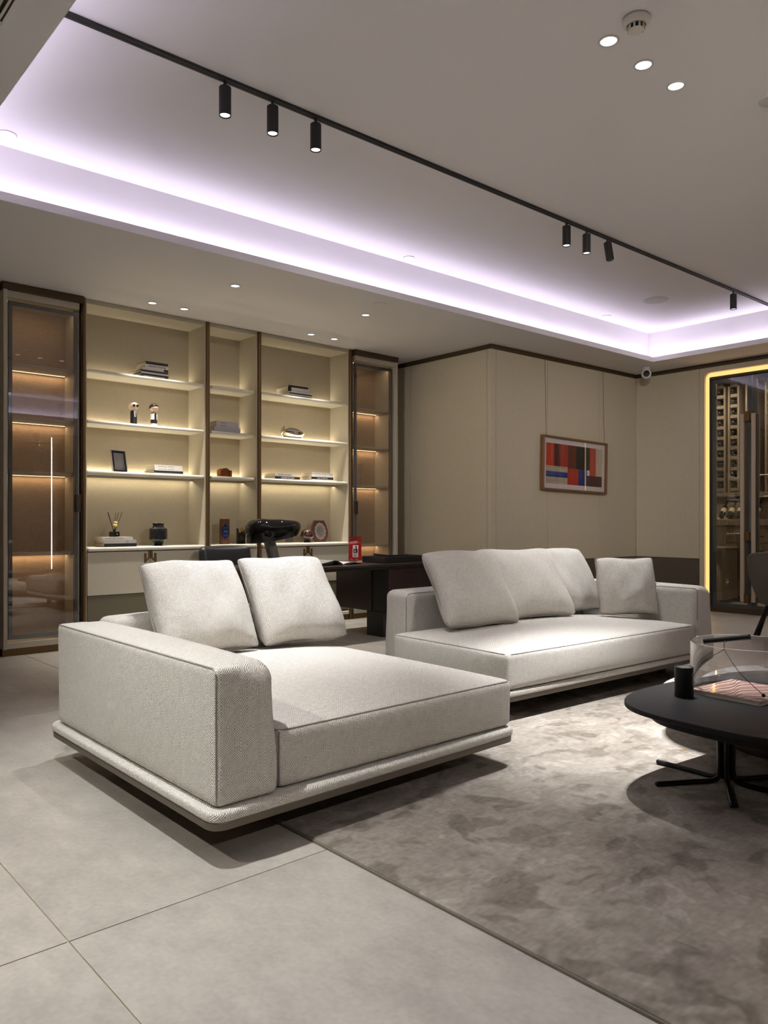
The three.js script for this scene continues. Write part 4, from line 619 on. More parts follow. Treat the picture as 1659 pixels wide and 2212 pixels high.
// ---------------------------------------------------------------- coffee tables
function squircle(cx, cz, a, b, n, N = 96) { const p = []; for (let i = 0; i < N; i++) { const t = i / N * Math.PI * 2, c = Math.cos(t), s = Math.sin(t); p.push(new THREE.Vector2(cx + a * Math.sign(c) * Math.abs(c) ** (2 / n), -(cz + b * Math.sign(s) * Math.abs(s) ** (2 / n)))); } return new THREE.Shape(p); }
function slab(shape, y0, y1, bev) { const e = new THREE.ExtrudeGeometry(shape, { depth: y1 - y0 - 2 * bev, bevelEnabled: true, bevelSize: bev, bevelThickness: bev, bevelOffset: -bev, bevelSegments: 3 }); e.rotateX(-Math.PI / 2); e.translate(0, y0 + bev, 0); return muv(e); }
{
  const o = thing('coffee_table', 'black stained oak coffee table with pillow shaped top and star base', 'coffee table');
  const X = 3.32, Z = -1.265, tw = g => { g.translate(-X, 0, -Z); g.rotateY(R(-6)); g.translate(X, 0, Z); return g; };
  mesh('table_top', tw(slab(squircle(X, Z, 0.655, 0.468, 3.2), 0.352, 0.372, 0.004)), M.tableBlack, o);
  mesh('apron', tw(slab(squircle(X, Z, 0.55, 0.385, 3.2), 0.300, 0.3518, 0.004)), M.tableBlack, o);
  const cx = 3.2, cz = -1.44;
  for (let k = 0; k < 6; k++) { const a = R(-90 + k * 60 + 2), c = Math.cos(a), s = Math.sin(a), q = 0.030;
    mesh('star_leg', tube([[cx + c * q, 0.299, cz + s * q], [cx + c * q, 0.17, cz + s * q], [cx + c * q, 0.065, cz + s * q], [cx + c * (q + 0.008), 0.034, cz + s * (q + 0.008)], [cx + c * (q + 0.03), 0.024, cz + s * (q + 0.03)], [cx + c * 0.16, 0.0232, cz + s * 0.16], [cx + c * 0.31, 0.0232, cz + s * 0.31]], 0.0105, 48, 10), M.metalBlack, o);
    mesh('leg_cap', (() => { const g = new THREE.SphereGeometry(0.0105, 10, 8); g.translate(cx + c * 0.31, 0.0232, cz + s * 0.31); return g; })(), M.metalBlack, o); }
  mesh('column', cyl(0.022, 0.022, 0.27, cx, 0.03, cz, 20), M.metalBlack, o);
  const o2 = thing('coffee_table', 'lower coffee table with pale marble top and round drum base', 'coffee table');
  mesh('table_top', slab(squircle(4.12, -1.52, 0.62, 0.545, 2.9), 0.225, 0.255, 0.004), M.marble, o2);
  mesh('drum_base', slab(squircle(4.08, -1.40, 0.44, 0.40, 2.2), 0.0125, 0.2248, 0.006), M.bronzeDark, o2);
}
{ const o = thing('black_canister', 'matt black cylinder standing on the black coffee table', 'canister', [3.065, 0.3725, -1.555]); mesh('body', lathe([[0, 0], [0.036, 0], [0.038, 0.002], [0.038, 0.122], [0.036, 0.124], [0.030, 0.1235]], 36), M.metalBlack, o); mesh('top_disc', lathe([[0.030, 0.1235], [0.029, 0.120], [0, 0.120]], 36), M.charcoal, o); }
{ const T = canvasTex(512, 384, (x, W, H) => { x.fillStyle = '#b08f86'; x.fillRect(0, 0, W, H); x.lineWidth = 9; for (let k = 0; k < 26; k++) { x.strokeStyle = ['#8f6a5f', '#cbb0a8', '#6f4b42', '#d9c6c0', '#a57f74'][k % 5]; x.beginPath(); for (let q = 0; q <= 40; q++) { const u = q / 40, y = H * (k / 24 - 0.04) + Math.sin(u * 7 + k * 0.5) * 26 + Math.sin(u * 3.3 + k * 0.22) * 34; x[q ? 'lineTo' : 'moveTo'](u * W, y); } x.stroke(); } });
  const o = thing('coffee_table_book', 'large book with pink marbled cover lying on the black coffee table', 'book', [3.30, 0.3725, -1.405], R(-4));
  mesh('cover', [bb(-0.17, 0.17, 0, 0.003, -0.15, 0.15), bb(-0.17, 0.17, 0.016, 0.019, -0.15, 0.15), bb(-0.17, 0.17, 0.003, 0.016, -0.15, -0.147)], M.pale, o); mesh('pages', bb(-0.167, 0.167, 0.003, 0.016, -0.147, 0.147), M.pages, o);
  const g = new THREE.PlaneGeometry(0.34, 0.30); g.rotateX(-Math.PI / 2); g.translate(0, 0.0194, 0); mesh('cover_print', g, phy([1, 1, 1], 0.15, { map: T, clearcoat: 0.5 }), o); }
{ // open glass cylinder with a hanging handle
  const o = thing('glass_carrier', 'open clear glass cylinder with black rod handle on cords, standing on the pink book', 'glass vessel', [3.37, 0.3925, -1.42]);
  const r = 0.235, h = 0.19, t = 0.005;
  mesh('glass_wall', lathe([[r - t / 2, 0.0005], [r, 0.002], [r, h - 0.002], [r - t / 2, h], [r - t, h - 0.002], [r - t, 0.002], [r - t / 2, 0.0005]], 96), phy([0.97, 0.96, 0.96], 0.0, { transmission: 1, thickness: 0.005, ior: 1.5, attenuationColor: col(0.7, 0.67, 0.67), attenuationDistance: 0.05 }), o);
  const a = [-0.172, 0.199, -0.113], b = [-0.172, 0.238, 0.078]; const md = [-0.172, 0.205, -0.018], kn = [-0.205, 0.18, -0.012];
  mesh('handle_rod', rod(a, b, 0.0115, 18), M.metalBlack, o);
  const k1 = [-0.166, 0.014, -0.176], k2 = [-0.196, 0.014, 0.142]; const mid = (p, q, s) => p.map((v, i) => (v + q[i]) / 2 * (i === 1 ? 1 : s));
  mesh('cord', [tube([md, [-0.195, 0.213, -0.016], kn], 0.0016, 12, 6), tube([kn, [-0.225, 0.115, -0.095], k1], 0.0014, 24, 6), tube([kn, [-0.238, 0.10, 0.065], k2], 0.0014, 24, 6)], M.black, o);
  for (const k of [k1, k2]) { const q = new THREE.SphereGeometry(0.0075, 12, 8); q.translate(...k); mesh('knob', q, M.metalBlack, o); } }

// ---------------------------------------------------------------- desk group
const DH = 0.705;
{ const o = thing('desk', 'long near black wooden desk with drawer pedestal and slab leg', 'desk');
  mesh('desk_top', bb(3.45, 6.12, DH - 0.022, DH, -6.20, -5.36, 0.004), M.deskWood, o); mesh('under_frame', bb(3.50, 6.07, DH - 0.05, DH - 0.0225, -6.15, -5.40, 0.003), M.deskBlack, o);
  mesh('pedestal', bb(4.85, 6.02, 0.238, DH - 0.051, -6.17, -5.405, 0.003), M.deskBlack, o);
  mesh('front_panel', bb(4.86, 5.43, 0.242, DH - 0.055, -5.404, -5.392, 0.002), M.deskWood, o); mesh('front_panel', bb(5.435, 6.01, 0.242, DH - 0.055, -5.404, -5.392, 0.002), M.deskWood, o);
  mesh('end_panel', bb(4.838, 4.849, 0.242, DH - 0.055, -6.165, -5.62, 0.002), M.deskWood, o);
  mesh('slab_leg', bb(4.852, 5.9, 0.001, 0.237, -5.70, -5.46, 0.003), M.deskBlack, o); mesh('end_leg', bb(3.55, 3.60, 0.001, DH - 0.051, -5.98, -5.46, 0.003), M.deskBlack, o); }
{ const o = thing('desk_lamp', 'table lamp with glossy black domed shade on a slanted grey marble leg', 'lamp', [3.80, DH + 0.0005, -5.75]);
  const s = new THREE.ExtrudeGeometry(rrect(0.095, 0.075, 0.02), { depth: 0.30, bevelEnabled: false }); s.rotateX(-Math.PI / 2); const p = s.attributes.position; for (let i = 0; i < p.count; i++) p.setX(i, p.getX(i) + 0.03 - p.getY(i) * 0.30); s.computeVertexNormals(); mesh('leg', muv(s), M.greyMarble, o);
  const prof = [[0.0, 0.205], [0.10, 0.2045], [0.165, 0.201], [0.205, 0.192], [0.234, 0.174], [0.252, 0.148], [0.259, 0.112], [0.256, 0.07], [0.246, 0.032], [0.236, 0.0]];
  const g = lathe(prof, 64), q = g.attributes.position; for (let i = 0; i < q.count; i++) { const y = q.getY(i), x = q.getX(i), k = Math.max(0, 1 - y / 0.19); q.setXYZ(i, x, y + k * (0.028 + x * 0.17), q.getZ(i) * 0.85); } g.computeVertexNormals(); g.translate(0.0, 0.222, 0); mesh('shade', g, phy([0.004, 0.004, 0.004], 0.05, { side: THREE.DoubleSide }), o);
  mesh('reflector_disc', lathe([[0, 0.30], [0.10, 0.303], [0.15, 0.305]], 40), M.silver, o); }
{ const o = thing('acrylic_sign', 'red counter sign in a clear acrylic stand on the desk', 'sign', [4.845, DH + 0.0005, -5.872], R(8));
  mesh('stand_foot', bb(-0.105, 0.105, 0, 0.006, -0.035, 0.045, 0.002), M.crystal, o); const pn = bb(-0.094, 0.094, 0.006, 0.254, -0.003, 0.003, 0.001); mesh('acrylic_panel', pn, M.crystal, o);
  const T = canvasTex(376, 480, (x, W, H) => { x.fillStyle = '#a3161f'; x.fillRect(0, 0, W, H); x.fillStyle = '#7e0f18'; x.fillRect(0, 0, W, H * 0.17);
    x.save(); x.translate(24, 104); x.rotate(-0.10); x.fillStyle = '#f0dcd4'; const gl = (cx, k) => { x.fillRect(cx, 0, 5, 38); x.fillRect(cx, 0, 36, 5); x.fillRect(cx + 32, 0, 5, 38); x.fillRect(cx, 16 + (k % 3) * 3, 36, 5); x.fillRect(cx + 4, 33, 30, 5); if (k % 2) x.fillRect(cx + 16, 4, 5, 30); }; for (let k = 0; k < 5; k++) gl(k * 47, k); x.restore();
    x.strokeStyle = '#c8873a'; x.lineWidth = 3; x.strokeRect(W * 0.70, H * 0.05, 20, 46); x.beginPath(); x.arc(W * 0.86, H * 0.86, 20, 0, 6.3); x.stroke(); x.fillStyle = '#c98a7e'; x.fillRect(30, H * 0.235, W - 60, 8); x.fillRect(90, H * 0.27, W - 200, 7);
    x.save(); x.translate(W * 0.52, H * 0.60); x.rotate(0.05); x.fillStyle = '#d9d4d2'; x.fillRect(-84, -118, 168, 244); x.fillStyle = '#4a3a38'; x.fillRect(-62, -40, 128, 70); x.fillStyle = '#6d5a54'; x.fillRect(-62, 30, 128, 12); x.fillStyle = '#1d1818'; x.beginPath(); x.moveTo(-6, -104); x.lineTo(26, -104); x.lineTo(44, -34); x.lineTo(8, -30); x.fill(); x.fillStyle = '#d3cdc9'; x.beginPath(); x.ellipse(-14, 2, 20, 14, 0, 0, 6.3); x.fill(); x.fillStyle = '#3c3838'; x.fillRect(-62, 58, 124, 12); x.fillRect(-58, 90, 112, 16); x.restore();
    x.fillStyle = '#d98f88'; x.fillRect(46, H * 0.915, 50, 8); x.fillRect(30, H * 0.955, 110, 7); x.fillRect(W * 0.52, H * 0.945, 96, 9); x.fillStyle = '#e8c8c2'; x.beginPath(); x.arc(34, 34, 8, 0, 6.3); x.fill(); x.beginPath(); x.arc(W - 40, 34, 8, 0, 6.3); x.fill(); });
  const g = new THREE.PlaneGeometry(0.184, 0.235); g.translate(0, 0.132, 0.0036); mesh('red_poster', g, std([1, 1, 1], 0.35, { map: T }), o); }
{ const o = thing('open_magazine', 'open magazine with curled grey pages on the desk', 'magazine', [4.41, DH + 0.0005, -5.655], R(1));
  const leaf = (s, lift, w, y0) => { const N = 14, pos = [], idx = []; for (let i = 0; i <= N; i++) for (let j = 0; j < 2; j++) { const u = i / N; pos.push(s * u * w, y0 + lift * Math.sin(Math.min(1, u * 1.6) * Math.PI * 0.62) * (1 - u * 0.72), j ? 0.14 : -0.14); } for (let i = 0; i < N; i++) { const a = i * 2; idx.push(a, a + 1, a + 2, a + 1, a + 3, a + 2); } const g = new THREE.BufferGeometry(); g.setAttribute('position', new THREE.Float32BufferAttribute(pos, 3)); g.setIndex(idx); g.computeVertexNormals(); return muv(g); };
  const pg = std([0.48, 0.47, 0.46], 0.45, { side: THREE.DoubleSide }), dk = std([0.22, 0.215, 0.21], 0.45, { side: THREE.DoubleSide });
  for (let k = 0; k < 5; k++) { mesh('page', leaf(-1, 0.022 + k * 0.009, 0.27 - k * 0.005, 0.002 + k * 0.001), k === 4 ? dk : pg, o); mesh('page', leaf(1, 0.014 + k * 0.003, 0.27 - k * 0.004, 0.002 + k * 0.001), pg, o); }
  mesh('cover', [bb(-0.28, -0.001, 0, 0.002, -0.145, 0.145), bb(0.001, 0.28, 0, 0.002, -0.145, 0.145)], M.charcoal, o); }
{ const o = thing('desk_tray', 'black rectangular desk tray', 'tray', [5.16, DH + 0.0005, -5.60]);
  const w = 0.31, d = 0.17, h = 0.062; mesh('base', bb(-w, w, 0, 0.008, -d, d, 0.002), M.deskBlack, o); mesh('rim', [bb(-w, w, 0.008, h, -d, -d + 0.01, 0.002), bb(-w, w, 0.008, h, d - 0.01, d, 0.002), bb(-w, -w + 0.01, 0.008, h, -d + 0.01, d - 0.01, 0.002), bb(w - 0.01, w, 0.008, h, -d + 0.01, d - 0.01, 0.002)], M.deskBlack, o);
  const p = thing('fountain_pen', 'dark brown pen resting on the edge of the black tray', 'pen', [4.93, DH + 0.071, -5.58]); mesh('barrel', rod([-0.055, 0.012, 0.0], [0.085, -0.002, 0.02], 0.0085, 14), M.rosewood, p); mesh('end_cap', rod([-0.085, 0.015, -0.004], [-0.055, 0.012, 0.0], 0.0095, 14), M.lacquer, p); }
{ const o = thing('office_chair', 'black leather office chair behind the desk', 'chair', [3.80, 0, -6.38], R(4));
  const g = soft(0.56, 0.42, 0.10, [0.045, 0.04], [0.012, 0.01, 0.028]); const p = g.attributes.position; for (let i = 0; i < p.count; i++) p.setZ(i, p.getZ(i) + 0.25 * p.getX(i) ** 2); g.computeVertexNormals(); g.rotateX(-0.10); g.translate(0, 0.655, -0.19); mesh('backrest', muv(g), M.leather, o);
  const s = soft(0.54, 0.10, 0.50, 0.04, [0.02, 0.01, 0.01]); s.translate(0, 0.45, 0.06); mesh('seat', muv(s), M.leather, o);
  for (const x of [-0.295, 0.295]) mesh('armrest', tube([[x, 0.40, -0.12], [x, 0.60, -0.14], [x, 0.63, -0.05], [x, 0.63, 0.16], [x * 0.98, 0.42, 0.2]], 0.016, 30, 8), M.chrome, o);
  mesh('gas_column', cyl(0.03, 0.03, 0.31, 0, 0.09, 0.05, 16), M.chrome, o); for (let k = 0; k < 5; k++) { const a = k * R(72) + 0.2; mesh('base_leg', rod([0, 0.09, 0.05], [Math.cos(a) * 0.21, 0.06, 0.05 + Math.sin(a) * 0.21], 0.016), M.chrome, o); mesh('castor', (() => { const q = new THREE.SphereGeometry(0.028, 14, 10); q.translate(Math.cos(a) * 0.21, 0.029, 0.05 + Math.sin(a) * 0.21); return q; })(), M.black, o); } }

// ---------------------------------------------------------------- framed print on wires
{ const a = Math.atan2(CR[1] - CC[1], CR[0] - CC[0]);
  const o = thing('framed_print', 'colour block print in a walnut frame hanging by two wires on the panel wall', 'picture', [7.915, 1.787, -5.418 + 0.002], -a);
  const W = 1.26, H = 0.64, s = rrect(W, H, 0.003); s.holes.push(rrect(W - 0.045, H - 0.045, 0.002)); const e = new THREE.ExtrudeGeometry(s, { depth: 0.045, bevelEnabled: true, bevelSize: 0.002, bevelThickness: 0.002, bevelOffset: -0.002, bevelSegments: 1 });
  const roll = R(-1.2), P = g => { g.rotateZ(roll); return g; };
  mesh('frame', P(muv(e)), M.frameWood, o); const T = canvasTex(1024, 520, (x, w, h) => { x.fillStyle = '#c9c1bd'; x.fillRect(0, 0, w, h); const B = [['#b83418', 0.05, 0.10, 0.17, 0.55], ['#571e12', 0.17, 0.10, 0.27, 0.55], ['#a03020', 0.27, 0.10, 0.385, 0.55], ['#5f2514', 0.385, 0.10, 0.52, 0.57], ['#141313', 0.52, 0.10, 0.745, 0.57], ['#b03a26', 0.745, 0.10, 0.85, 0.68], ['#b9a88c', 0.85, 0.10, 0.955, 0.68], ['#b3a287', 0.05, 0.55, 0.385, 0.66], ['#14307c', 0.05, 0.66, 0.385, 0.77], ['#b09c84', 0.05, 0.77, 0.385, 0.90], ['#a82c16', 0.385, 0.57, 0.56, 0.90], ['#12286c', 0.56, 0.57, 0.70, 0.90], ['#3e1c14', 0.70, 0.68, 0.955, 0.90]]; const k0 = seed; seed = 99; for (const [c, x0, y0, x1, y1] of B) { x.fillStyle = c; x.fillRect(x0 * w, y0 * h, (x1 - x0) * w, (y1 - y0) * h); for (let q = 0; q < 60; q++) { x.globalAlpha = 0.07; x.fillStyle = rnd() > 0.5 ? '#000' : '#fff'; const vert = (y1 - y0) > (x1 - x0) * 0.6; if (vert) x.fillRect((x0 + rnd() * (x1 - x0)) * w, y0 * h, 3, (y1 - y0) * h * (0.4 + 0.6 * rnd())); else x.fillRect(x0 * w, (y0 + rnd() * (y1 - y0)) * h, (x1 - x0) * w * (0.4 + 0.6 * rnd()), 3); } x.globalAlpha = 1; } seed = k0; });
  const g = new THREE.PlaneGeometry(W - 0.045, H - 0.045); g.translate(0, 0, 0.016); mesh('print', P(g), std([1, 1, 1], 0.8, { map: T }), o); mesh('back_board', P(bb(-W / 2 + 0.023, W / 2 - 0.023, -H / 2 + 0.023, H / 2 - 0.023, 0.004, 0.015)), M.charcoal, o);
  const gl = new THREE.PlaneGeometry(W - 0.045, H - 0.045); gl.translate(0, 0, 0.036); mesh('glazing', P(gl), M.clearPane, o);
  for (const x of [-0.545, 0.60]) mesh('hanging_wire', rod([x, 0.30 + x * -0.02, 0.02], [x - 0.01, SOF - 0.05 - 1.787, 0.008], 0.0022, 6), M.bronzeTrim, o, 'thin hanging wire'); }

// ---------------------------------------------------------------- taupe chair at the side
{ const o = thing('shell_chair', 'taupe shell armchair with pale seat pad and black tapered legs', 'armchair', [7.33, 0, -2.72], R(150));
  // curved shell: taper from top rim to base
  const N = 40, Mh = 14, pos = [], idx = []; for (let j = 0; j <= Mh; j++) for (let i = 0; i <= N; i++) { const t = i / N, a = R(-225 + 270 * t), v = j / Mh, top = 0.64 + 0.20 * Math.pow(Math.sin(t * Math.PI), 0.22), r = (0.24 + 0.12 * Math.pow(v, 0.65)), y = 0.36 + (top - 0.36) * v; pos.push(Math.cos(a) * r, y, Math.sin(a) * r * 0.95); }
  for (let j = 0; j < Mh; j++) for (let i = 0; i < N; i++) { const a = j * (N + 1) + i, b = a + 1, c = a + N + 1, d = c + 1; idx.push(a, b, c, b, d, c); }
  const g = new THREE.BufferGeometry(); g.setAttribute('position', new THREE.Float32BufferAttribute(pos, 3)); g.setIndex(idx); g.computeVertexNormals();
  const inn = g.clone(), q = inn.attributes.position; for (let i = 0; i < q.count; i++) { const l = Math.hypot(q.getX(i), q.getZ(i)), k = (l - 0.035) / l; q.setX(i, q.getX(i) * k); q.setZ(i, q.getZ(i) * k); } inn.computeVertexNormals();
  const tm = M.taupe.clone(); tm.side = THREE.DoubleSide; mesh('shell', muv(g), tm, o); mesh('lining', muv(inn), tm, o);
  const rim = []; for (let i = 0; i <= N; i++) { const k = Mh * (N + 1) + i; const l = Math.hypot(pos[k * 3], pos[k * 3 + 2]), f = (l - 0.0175) / l; rim.push([pos[k * 3] * f, pos[k * 3 + 1], pos[k * 3 + 2] * f]); } mesh('rim', tube(rim, 0.0185, 80, 8), M.taupe, o);
  mesh('under_shell', lathe([[0, 0.33], [0.15, 0.335], [0.22, 0.35], [0.245, 0.37], [0, 0.38]], 32), M.taupe, o); const sp = lathe([[0, 0.40], [0.2, 0.40], [0.22, 0.43], [0.2, 0.47], [0.1, 0.485], [0, 0.487]], 32); mesh('seat_pad', sp, M.boucle, o);
  for (let k = 0; k < 4; k++) { const a = R(45 + 90 * k), c = Math.cos(a), s = Math.sin(a); const A = [c * 0.17, 0.36, s * 0.17], B = [c * 0.29, 0.001, s * 0.29]; const d = new THREE.Vector3(B[0] - A[0], B[1] - A[1], B[2] - A[2]), gg = new THREE.CylinderGeometry(0.016, 0.030, d.length(), 14); gg.applyQuaternion(new THREE.Quaternion().setFromUnitVectors(new THREE.Vector3(0, -1, 0), d.clone().normalize())); gg.translate((A[0] + B[0]) / 2, (A[1] + B[1]) / 2 + 0.006, (A[2] + B[2]) / 2); mesh('leg', gg, M.metalBlack, o); } }

// ---------------------------------------------------------------- ceiling fittings
{ // track with cylinder spotlights; the track runs slightly askew to the tray
  const A = [1.06, -3.612], B = [8.66, -3.40], a = Math.atan2(B[1] - A[1], B[0] - A[0]), L = Math.hypot(B[0] - A[0], B[1] - A[1]);
  const tr = thing('track_rail', 'black lighting track running across the raised ceiling', 'track', [A[0], CEI, A[1]], -a); mesh('rail', bb(0, L, -0.018, -0.001, -0.018, 0.018, 0.002), M.black, tr); mesh('slot', bb(0.01, L - 0.01, -0.0192, -0.018, -0.006, 0.006), M.shadeBlack, tr);  // slot is a flat black strip, its shade put into the colour
  const xs = [2.067, 2.36, 2.65, 5.021, 5.283, 5.573, 7.775], lab = ['first of three over the chaise, by the chaise arm side', 'middle one of three over the chaise', 'third of three over the chaise, nearest the long sofa', 'first of three over the long sofa', 'middle one of three over the long sofa', 'tilted one of three over the long sofa', 'alone at the far end of the track'];
  xs.forEach((x, i) => { const z = A[1] + (x - A[0]) * Math.tan(a), tilt = i === 5;
    const o = thing('track_spotlight', 'black cylinder track spotlight, ' + lab[i], 'spotlight', [x, CEI - 0.0195, z], 0, 'track spotlights');
    mesh('neck', cyl(0.009, 0.009, 0.03, 0, -0.03, 0, 12), M.black, o); const body = new THREE.Group();
    const g = lathe([[0.0, 0], [0.030, 0], [0.032, -0.003], [0.032, -0.150], [0.030, -0.152], [0.026, -0.146]], 28), ln = lathe([[0.026, -0.146], [0.0, -0.141]], 24);
    for (const q of [g, ln]) { if (tilt) q.rotateX(-0.22), q.rotateZ(-0.10); q.translate(0, -0.03, 0); }
    mesh('housing', g, M.black, o); mesh('lens', ln, tilt ? M.charcoal : (i === 6 ? G.lensDim : G.lens), o);
    if (!tilt) spot('track_spot', [HEAD_I, HEAD_I, HEAD_I, HEAD_I * 0.85, HEAD_I * 0.85, 0, HEAD_I * 0.5][i], NEUT, [0, -0.19, 0], [0, -3, 0], i === 3 || i === 4 ? R(33) : R(26), 0.9, o); });
}
function downlight(name, label, x, y, z, r, I, c, ang, pen, grp, to) {
  const o = thing(name, label, 'downlight', [x, y, z], 0, grp);
  mesh('trim_ring', lathe([[r * 0.80, -0.001], [r * 0.82, -0.006], [r * 0.98, -0.005], [r, -0.0005]], 36), M.ring, o); mesh('reflector', lathe([[r * 0.80, -0.0015], [0.0, -0.0012]], 32), G.lens, o);
  if (I) spot('downlight_lamp', I, c, [0, -0.012, 0], [to ? to[0] : 0, -3, to ? to[1] : 0], ang, pen, o); return o;
}
[[3.305, -2.061], [3.612, -2.05], [3.915, -2.032]].forEach(([x, z], i) => downlight('downlight', 'round downlight in the raised ceiling, ' + ['next to the smoke detector', 'middle one of the row of three', 'farthest of three from the smoke detector'][i], x, CEI, z, 0.05, DOWN_I, NEUT, R(20), 0.95, 'row of three ceiling downlights'));
[[3.005, -6.483, 'over the doll shelves, by the cabinet'], [3.308, -6.471, 'over the doll shelves, by the narrow bay'], [3.3, -5.557, 'alone in the soffit before the doll shelves'], [4.744, -6.468, 'over the bowl shelves, by the narrow bay'], [5.049, -6.466, 'over the bowl shelves, by the column'], [4.685, -5.518, 'alone in the soffit over the desk']].forEach(([x, z, l], i) => downlight('downlight', 'round soffit downlight ' + l, x, SOF, z, 0.045, i === 2 || i === 5 ? SOF_I * 1.2 : SOF_I, WARM, R(30), 0.9, 'soffit downlights by the bookcase'));
// unseen downlights of the same kind, added on the near side as fill light
[[2.2, 1.15], [3.6, 1.15], [5.4, 0.9], [7.2, 0.6], [4.4, 1.3], [6.4, 1.2]].forEach(([x, z], i) => downlight('downlight', 'added round fill downlight in the raised ceiling on the near side, ' + ['over the rug edge', 'over the black coffee table side', 'over the marble table side', 'over the shell chair', 'by the near cove', 'between the chair and cove'][i], x, CEI, z, 0.05, FILL_I, WARM, R(36), 0.9, 'added near side fill downlights'));
[[0.62, -0.25], [0.62, -2.35], [-0.6, -1.2], [0.3, -4.4]].forEach(([x, z], i) => downlight('downlight', 'round downlight in the soffit over the walkway, ' + ['above the open floor', 'beside the chaise arm', 'near the far side wall', 'before the side wall cabinet'][i], x, SOF, z, 0.045, [FRONT_I * 0.6, FRONT_I * 1.75, FRONT_I * 0.4, FRONT_I * 0.35][i], NEUT, R(42), 0.9, 'walkway downlights'));
// unseen swivelling spotlights, added to brighten the walls, bookcase and sofas
[[2.0, CEI, 1.0, 7.7, 1.7, -5.4, 1], [1.7, CEI, -0.5, 9.28, 1.55, -4.8, 1.05], [0.35, SOF, -3.0, 6.47, 1.6, -6.0, 0.8], [-1.1, SOF, -2.5, 1.15, 0.3, -2.75, 0.5], [3.0, CEI, 1.0, 4.0, 1.3, -6.7, 0.75], [1.3, SOF, 2.2, 1.9, 0.4, -2.15, 0.38], [4.0, CEI, 0.9, 4.25, 0.62, -3.4, 0.62]].forEach(([x, y, z, a, b, c, k], i) => {
  const o = thing('added_swivel_spotlight', 'added white swivel spotlight aimed at ' + ['the panel wall with the print', 'the wine room wall', 'the column side', 'the outer side of the chaise arm', 'the bookcase', 'the front of the chaise', 'the pillows of the long sofa'][i], 'spotlight', [x, y, z], 0, 'added swivel spotlights');
  mesh('base', cyl(0.04, 0.04, 0.012, 0, -0.0125, 0, 24), M.plasticW, o); const d = new THREE.Vector3(a - x, b - y + 0.09, c - z).normalize(), p = [0, -0.06, 0], q = [d.x * 0.09, -0.06 + d.y * 0.09, d.z * 0.09];
  mesh('yoke', rod([0, -0.012, 0], p, 0.008), M.plasticW, o); mesh('housing', rod([-d.x * 0.03, -0.06 - d.y * 0.03, -d.z * 0.03], q, 0.032, 24), M.plasticW, o); mesh('lens', rod(q, [q[0] + d.x * 0.003, q[1] + d.y * 0.003, q[2] + d.z * 0.003], 0.027, 24), G.lens, o);
  spot('added_swivel_lamp', ACC_I * k, WARM, [q[0] + d.x * 0.02, q[1] + d.y * 0.02, q[2] + d.z * 0.02], [a - x, b - y, c - z], i === 3 ? R(30) : i > 4 ? R(13) : R(17), 1.0, o);
});
{ const o = thing('smoke_detector', 'cream round smoke detector with dark vents on the ceiling', 'smoke detector', [3.255, CEI, -1.885]);
  mesh('base', lathe([[0, -0.001], [0.062, -0.001], [0.062, -0.012], [0.058, -0.028], [0.05, -0.034], [0.044, -0.036]], 36), M.plastic, o); mesh('cap', lathe([[0.036, -0.055], [0.03, -0.060], [0, -0.061]], 32), M.plastic, o); mesh('vent_shade_core', cyl(0.034, 0.034, 0.022, 0, -0.056, 0, 24), M.shadeBlack, o); for (let k = 0; k < 10; k++) { const a = k / 10 * Math.PI * 2; const g = bb(-0.004, 0.004, -0.057, -0.034, 0.033, 0.041, 0.001); g.rotateY(a); mesh('vent_rib', g, M.plastic, o); } }  // black core: shade inside the vents put into its colour
function disc(name, label, cat, x, y, z, r, m) { const o = thing(name, label, cat, [x, y, z]); mesh('grille', lathe([[0, -0.008], [r * 0.93, -0.007], [r * 0.94, -0.004]], 40), m, o); mesh('rim', lathe([[r * 0.94, -0.004], [r, -0.003], [r, -0.0005]], 40), M.ring, o); }
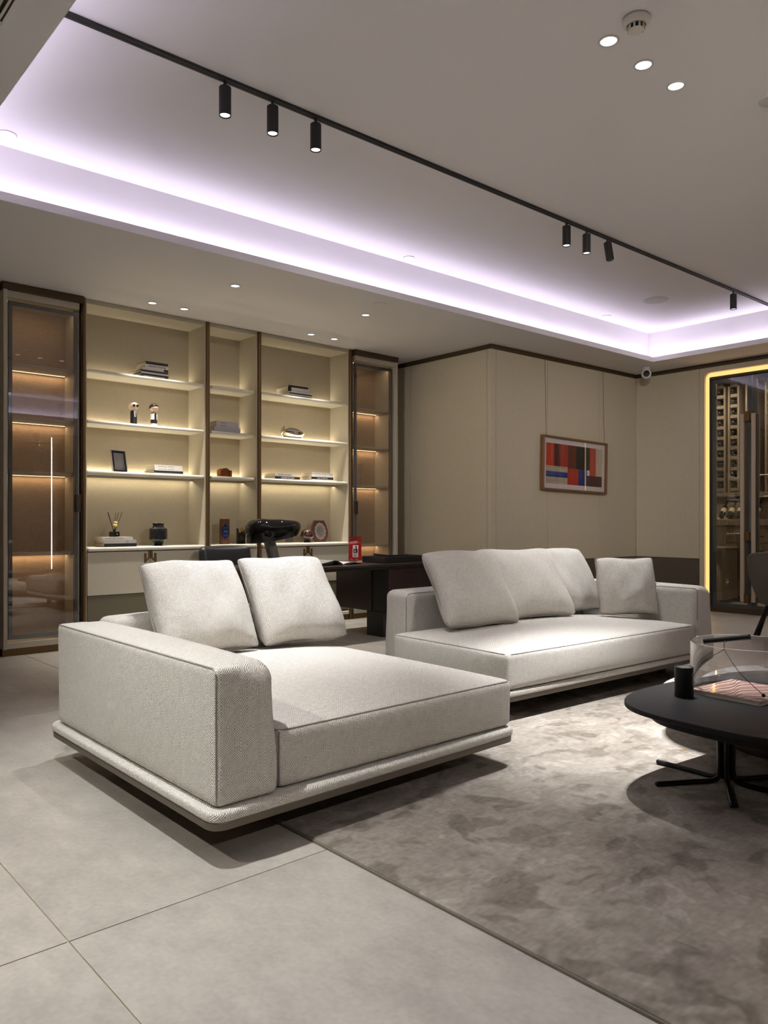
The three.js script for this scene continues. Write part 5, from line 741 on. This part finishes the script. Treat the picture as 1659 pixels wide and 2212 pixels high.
disc('ceiling_speaker', 'grey round ceiling speaker between the track and the tray corner', 'speaker', 7.534, CEI, -4.133, 0.13, M.speaker); disc('ceiling_speaker', 'round ceiling speaker past the row of three downlights', 'speaker', 4.45, CEI, -1.74, 0.075, M.speaker);
disc('ceiling_sensor', 'small white ceiling disc by the long cove, mid length', 'sensor', 4.687, CEI, -4.93, 0.05, M.plasticW); disc('ceiling_sensor', 'small white ceiling disc by the cove near the tray corner', 'sensor', 7.70, CEI, -4.83, 0.05, M.plasticW); disc('ceiling_sensor', 'small white ceiling disc by the cove at the air grille end', 'sensor', 1.38, CEI, -4.98, 0.055, M.plasticW); disc('ceiling_sensor', 'faint flush white disc in the soffit over the desk side', 'sensor', 4.55, SOF, -5.16, 0.06, M.paint);
{ const o = thing('security_camera', 'white dome security camera under the soffit in the wall corner', 'camera', [8.93, SOF, -5.03]); mesh('mount', cyl(0.045, 0.05, 0.03, 0, -0.031, 0, 28), M.plasticW, o); const g = new THREE.SphereGeometry(0.062, 28, 20); g.translate(0, -0.085, 0); mesh('shell', g, M.plasticW, o); const f = new THREE.SphereGeometry(0.040, 24, 14); f.scale(1, 1, 0.5); f.rotateY(R(-60)); f.translate(-0.048, -0.088, 0.030); mesh('lens_front', f, M.enamel, o); o.rotation.y = 0; }
{ const o = thing('air_grille', 'linear air conditioning slot grille in the soffit by the tray edge', 'vent', [0.8, SOF, -1.6]); mesh('frame', [bb(-0.20, -0.10, -0.006, -0.0005, -1.66, 1.66, 0.002), bb(0.075, 0.09, -0.006, -0.0005, -1.66, 1.66, 0.002), bb(-0.1, 0.075, -0.006, -0.0005, -1.66, -1.63, 0.002), bb(-0.1, 0.075, -0.006, -0.0005, 1.63, 1.66, 0.002)], M.paint, o); mesh('shade_plate', bb(-0.1, 0.075, -0.0025, -0.0005, -1.63, 1.63), M.shadeBlack, o); for (let k = 0; k < 7; k++) mesh('slat', bb(-0.088 + k * 0.024, -0.078 + k * 0.024, -0.010, -0.0025, -1.63, 1.63, 0.001), M.plastic, o); }  // no real recess: flat black plate paints the shade behind the slats

renderer.render(scene, camera);
